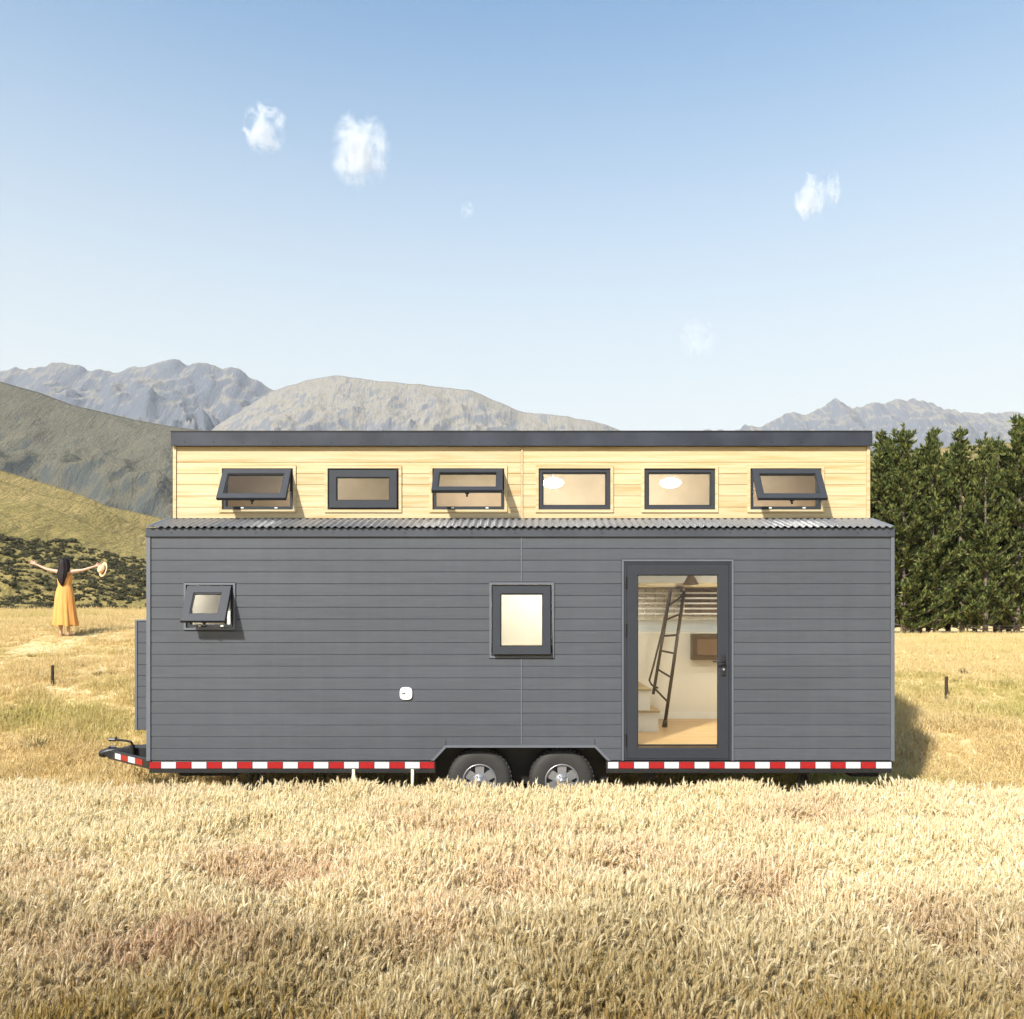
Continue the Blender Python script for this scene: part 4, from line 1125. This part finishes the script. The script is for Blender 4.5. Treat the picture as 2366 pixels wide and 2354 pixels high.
# ------------------------------------------------------------------ pines
m_needle = mat_leafy('pine_needles', (.028, .046, .015), (.082, .106, .030), (.24, .25, .072), .34, .6)
m_bark = simple('pine_bark', (.14, .11, .085), .9, var=.35, vscale=8, bump=.5)
def pine_meshes(seed, H=13.5, RB=1.9):
    rr = random.Random(seed); V = []; Fc = []
    tr = MB(); nseg = 12
    bx_, by_ = rr.uniform(-.2, .2), rr.uniform(-.2, .2)
    axis = lambda z: Vector((bx_*math.sin(z/H*2.5), by_*math.sin(z/H*2.1), z))
    tr.tube([axis(H*.985*k/nseg)-Vector((0, 0, .25 if k == 0 else 0)) for k in range(nseg+1)], [.17*(1-.93*k/nseg)+.012 for k in range(nseg+1)], 7)
    def tuft(p, d, s, cnt):
        for j in range(cnt):
            e = (d + Vector((rr.gauss(0, .55), rr.gauss(0, .55), rr.gauss(.15, .45)))).normalized()
            L = s*rr.uniform(.6, 1.15); w = e.cross(Vector((rr.gauss(0, 1), rr.gauss(0, 1), rr.gauss(0, 1)))).normalized()*(s*.125)
            b = p - e*(.12*L); o = len(V); m = b+e*(L*.55)
            V.extend([tuple(b), tuple(m-w), tuple(b+e*L), tuple(m+w)]); Fc.append((o, o+1, o+2, o+3))
    z = H*.032
    while z < H*.965:
        t = z/H
        L0 = RB*1.16*((1-t)**.78)*(1.0 if t > .06 else .85)+.16
        nb = rr.randint(4, 6) if t < .9 else 4; a0 = rr.uniform(0, 6.28)
        for b in range(nb):
            az = a0+6.283*b/nb+rr.gauss(0, .22); L = L0*rr.uniform(.50, 1.32); up_ = rr.uniform(.10, .38)+.55*t
            base = axis(z+rr.gauss(0, .08)); pts = []
            for k in range(5):
                q = k/4; pts.append(base + Vector((math.cos(az), math.sin(az), 0))*(L*q) + Vector((0, 0, L*(up_*q*.6+.35*q*q))))
            tr.tube(pts, [.028*(1-.75*k/4)*(1.1-t)+.006 for k in range(5)], 4, caps=False)
            nt = max(3, int(L*7.0))
            for k in range(nt):
                q = .22+.80*(k+rr.random()*.7)/nt
                i = min(3, int(q*4)); p = pts[i].lerp(pts[i+1], min(1.1, q*4-i)); dv = (pts[i+1]-pts[i]).normalized()
                sd = Vector((-dv.y, dv.x, 0))*rr.gauss(0, .24)*L*.35*(1.15-q*.5); p = p+sd+Vector((0, 0, rr.uniform(-.06, .10)))
                tuft(p, (dv*.7+Vector((0, 0, .75))+sd*.9).normalized(), rr.uniform(.32, .52), 11)
        z += rr.uniform(.34, .52)*(1.15-.40*t)
    for k in range(9): tuft(axis(H*(.945+.055*k/8)), Vector((0, 0, 1)), .30, 8)
    me = bpy.data.meshes.new('crown'); me.from_pydata(V, [], Fc); me.materials.append(m_needle)
    me2 = bpy.data.meshes.new('trunk'); me2.from_pydata(tr.v, [], tr.f); me2.materials.append(m_bark)
    return me, me2
pines = [pine_meshes(300+k, 13.5, rb) for k, rb in enumerate((1.75, 1.95, 2.1, 1.85))]
def pine(px, Y, pytop, label, group, k, wide=1.0):
    X = (px-CX)/F*Y; Z = float(ground_z(X, Y)); H = EYE+(HY-pytop)*Y/F - Z; s = H/13.5
    t = tag(empty('pine_tree', (X, Y, Z)), label, 'tree', group)
    t.scale = (s*wide, s*wide, s); t.rotation_euler = (0, 0, k*2.4)
    for nm, me in zip(('crown', 'trunk'), pines[k % 4]):
        o = bpy.data.objects.new(nm, me); COL.objects.link(o); o.parent = t
    return t
gp = 'pines in the row beside the meadow'
front = [(2034, 54.0, 998, 'bushy pine right beside the wood upper storey of the house'), (2087, 53.0, 984, 'pine with the slender pointed top, second along from the house'),
         (2126, 54.5, 1030, 'short pine between the pointed pine and the broad twin topped one'), (2162, 53.4, 992, 'broad pine with a twin top, about the middle of the row'),
         (2222, 54.2, 991, 'full dark pine to the right of the broad twin topped one'), (2278, 53.0, 1003, 'narrow pine with a low top, next to last full tree of the row'),
         (2310, 55.0, 1012, 'lowest topped slim pine just left of the tallest tree'), (2348, 53.2, 964, 'tallest pine of the row, at the right edge of the photo')]
for k, (px, Y, pt, lab) in enumerate(front): pine(px, Y, pt, lab, gp, k, .95+.12*math.sin(k*2.1))
for k, (px, Y, pt) in enumerate([(1985, 55, 1030), (1945, 54, 1010), (2008, 58, 1070), (2058, 58, 1012), (2108, 59, 1085), (2145, 58, 1075), (2190, 58.5, 1045), (2252, 58, 1070), (2300, 59, 1065), (2330, 58, 1040), (2395, 54, 985), (2440, 55, 1000), (2380, 59, 1030)]):
    pine(px, Y, pt, 'pine half hidden behind or beyond the pines of the front row', 'pines behind and beyond the front row', k+1, 1.05)
# low wire fence at the feet of the pines
fo = ((2160-CX)/F*51, 51.0, 0)
fence = tag(empty('wire_fence', fo), 'low dark wire fence with thin posts at the foot of the pines', 'fence')
fx0 = (2235-CX)/F*51; fx1 = (2420-CX)/F*51
for k in range(6):
    x = fx0+(fx1-fx0)*k/5; z = float(ground_z(x, 51))
    mesh_obj('fence_post', MB().tube([(x, 51, z-.2), (x, 51, z+.62)], .05, 6), M['post'], fence, origin=fo)
for h in (.2, .38, .55):
    mb = MB(); mb.tube([(fx0+(fx1-fx0)*k/5, 50.95, float(ground_z(fx0+(fx1-fx0)*k/5, 51))+h) for k in range(6)], .020, 5)
    mesh_obj('wire', mb, M['post'], fence, origin=fo)

# ------------------------------------------------------------------ scrub on the slope behind the meadow
nxA = 280
co = np.empty(len(HA2.data.vertices)*3, np.float32); HA2.data.vertices.foreach_get('co', co); co = co.reshape(-1, nxA, 3)
hxs, hys, hzs = co[0, :, 0].astype(float), co[:, 0, 1].astype(float), co[:, :, 2].astype(float)
def hill_z(x, y):
    x = np.clip(x, hxs[0], hxs[-1]-1e-3); y = np.clip(y, hys[0], hys[-1]-1e-3)
    i = np.clip(np.searchsorted(hxs, x)-1, 0, len(hxs)-2); j = np.clip(np.searchsorted(hys, y)-1, 0, len(hys)-2)
    u = (x-hxs[i])/(hxs[i+1]-hxs[i]); v = (y-hys[j])/(hys[j+1]-hys[j])
    return (hzs[j, i]*(1-u)+hzs[j, i+1]*u)*(1-v)+(hzs[j+1, i]*(1-u)+hzs[j+1, i+1]*u)*v
m_shrub = mat_leafy('scrub_leaves', (.030, .030, .015), (.058, .055, .026), (.13, .115, .050), .15)
def shrub_mesh(seed, nleaf=170):
    rr = random.Random(seed); V = []; Fc = []
    lob = [(Vector((rr.gauss(0, .35), rr.gauss(0, .35), rr.uniform(.25, .55))), rr.uniform(.35, .62)) for _ in range(5)]
    for k in range(nleaf):
        c, r = rr.choice(lob); d = Vector((rr.gauss(0, 1), rr.gauss(0, 1), rr.gauss(.35, 1))).normalized()
        p = c+d*r*rr.uniform(.75, 1.08); s = rr.uniform(.08, .17); a = d.cross(Vector((rr.gauss(0, 1), rr.gauss(0, 1), rr.gauss(0, 1)))).normalized(); b = (d*rr.gauss(0, .5)+d.cross(a)).normalized()
        o = len(V); V.extend([tuple(p-a*s*.6), tuple(p+b*s), tuple(p+a*s*.6), tuple(p-b*s)]); Fc.append((o, o+1, o+2, o+3))
    for c, r in lob:
        o = len(V)
        for q in range(6):
            an = q*1.047; V.append((c.x+r*.72*math.cos(an), c.y+r*.72*math.sin(an), c.z))
        V.append((c.x, c.y, c.z+r*.72)); V.append((c.x, c.y, -.1))
        for q in range(6): Fc.append((o+q, o+(q+1) % 6, o+6)); Fc.append((o+(q+1) % 6, o+q, o+7))
    return V, Fc
shr = [shrub_mesh(s) for s in range(6)]
lib_shrub = make_lib('scrub_clumps', shr, m_shrub)
N = 40000
y = rng.uniform(84, 200, N); x = rng.uniform(-150, 40, N)
z = hill_z(x, y); px = CX+x/y*F; py = HY+(EYE-z)*F/y
bound = np.interp(px, [-400, 0, 345, 700], [1235, 1243, 1262, 1330]) + 9*fbm(x*.12, y*.12, 61, 3)*2
clump = fbm(x*.075, y*.075, 71, 4)
dens = .58 + .95*clump - .20*sstep(1330, 1420, py)*(fbm(x*.05, y*.05, 5, 2) < .1)
keep = (py > bound) & (rng.random(N) < np.clip(dens, .03, .95)) & (z > .4)
x, y, z = x[keep], y[keep], z[keep]; n = len(x)
scl = np.clip(rng.lognormal(-.92, .42, n), .16, 1.0)*np.interp(y, [85, 150, 200], [.85, 1.0, 1.05])
rot = np.stack([np.zeros(n), np.zeros(n), rng.uniform(0, 6.28, n)], -1)
tag(scatter('scrub', np.stack([x, y, z-.05], -1), rot, scl, np.zeros(n), rng.integers(0, 6, n), lib_shrub), kind='stuff')
sm = []
for V, Fc in shr[:4]:
    me = bpy.data.meshes.new('shrub'); me.from_pydata(V, [], Fc); me.materials.append(m_shrub); sm.append(me)
rs = random.Random(12)
for k in range(26):
    px_ = 8+13.2*k+rs.uniform(-5, 5); y_ = rs.uniform(86, 96); x_ = (px_-CX)/F*y_; z_ = float(hill_z(np.array([x_]), np.array([y_]))[0])
    o = bpy.data.objects.new('shrub', sm[k % 4]); COL.objects.link(o); o.location = (x_, y_, z_-.05); s = rs.uniform(.38, .72); o.scale = (s, s, s*.95); o.rotation_euler = (0, 0, rs.uniform(0, 6.28))
    tag(o, 'small dark green shrub along the foot of the scrubby slope, just beyond the meadow crest', 'shrub', 'shrubs along the foot of the slope')

# ------------------------------------------------------------------ clouds, high beyond the haze
def mat_cloud(name, dens, seed, sc):
    t = NT(name); t.t.nodes.remove(t.b)
    c = t.n("ShaderNodeTexCoord"); ln = t.n("ShaderNodeVectorMath", operation='LENGTH'); t.l(c.outputs['Object'], ln.inputs[0])
    mp = t.n("ShaderNodeMapping"); mp.inputs['Location'].default_value = (seed, seed*.7, 0); t.l(c.outputs['Object'], mp.inputs[0])
    n1 = t.noise(mp.outputs[0], sc, 6, .62, .8)
    fall = t.math('SUBTRACT', 1.0, ln.outputs['Value'])
    d = t.math('ADD', t.math('MULTIPLY', fall, .75), t.math('MULTIPLY', t.math('SUBTRACT', n1, .5), 3.6))
    d = t.math('MULTIPLY', t.math('MAXIMUM', t.math('MINIMUM', t.math('SUBTRACT', d, .16), .5), 0.0), dens)
    d = t.math('MULTIPLY', d, t.math('MINIMUM', t.math('MULTIPLY', t.math('MAXIMUM', fall, 0.0), 5.0), 1.0))
    v = t.n("ShaderNodeVolumePrincipled"); v.inputs['Color'].default_value = (1, 1, 1, 1); v.inputs['Anisotropy'].default_value = .1
    t.l(d, v.inputs['Density']); t.l(v.outputs[0], t.out.inputs['Volume']); return t.m
import bmesh
def cloud(px, py, w, h, dens, seed, label, sc=1.6, tilt=0):
    Y = 1350/((HY-py)/F); X = (px-CX)/F*Y; Z = EYE+(HY-py)/F*Y
    bm = bmesh.new(); bmesh.ops.create_icosphere(bm, subdivisions=3, radius=1.0)
    me = bpy.data.meshes.new('cloud'); bm.to_mesh(me); bm.free()
    me.materials.append(mat_cloud('cloud_vapour', dens, seed, sc))
    o = bpy.data.objects.new('cloud', me); COL.objects.link(o); o.location = (X, Y, Z)
    a = w/2*Y/F; b = h/2*Y/F/.87; o.scale = (a, a*.8, b); o.rotation_euler = (0, R(tilt), 0)
    tag(o, label, 'cloud')
cloud(613, 297, 112, 112, .050, 3.1, 'compact white cloud, uppermost in the sky')
cloud(832, 348, 150, 170, .042, 8.3, 'largest white cloud with ragged trailing wisps')
cloud(1870, 455, 76, 116, .055, 5.2, 'small white cloud alone in the sky above the right end of the house')
cloud(1924, 436, 44, 80, .045, 1.7, 'wisp of cloud close beside the small white cloud')
cloud(1080, 485, 40, 40, .018, 6.6, 'tiny faint puff of cloud in the middle of the sky')
cloud(1612, 782, 110, 90, .005, 2.4, 'faint pale cloud low in the sky over the house roof')

# ------------------------------------------------------------------ air
hb_ = MB().box(-4400, 4400, -900, 4600, -3, 880)
haze = mesh_obj('haze', hb_, None)
t = NT('air_haze'); t.t.nodes.remove(t.b)
v = t.n("ShaderNodeVolumePrincipled"); v.inputs['Color'].default_value = (.93, .965, 1.0, 1); v.inputs['Density'].default_value = .00007; v.inputs['Anisotropy'].default_value = .0
t.l(v.outputs[0], t.out.inputs['Volume'])
haze.data.materials.append(t.m); tag(haze, kind='stuff')
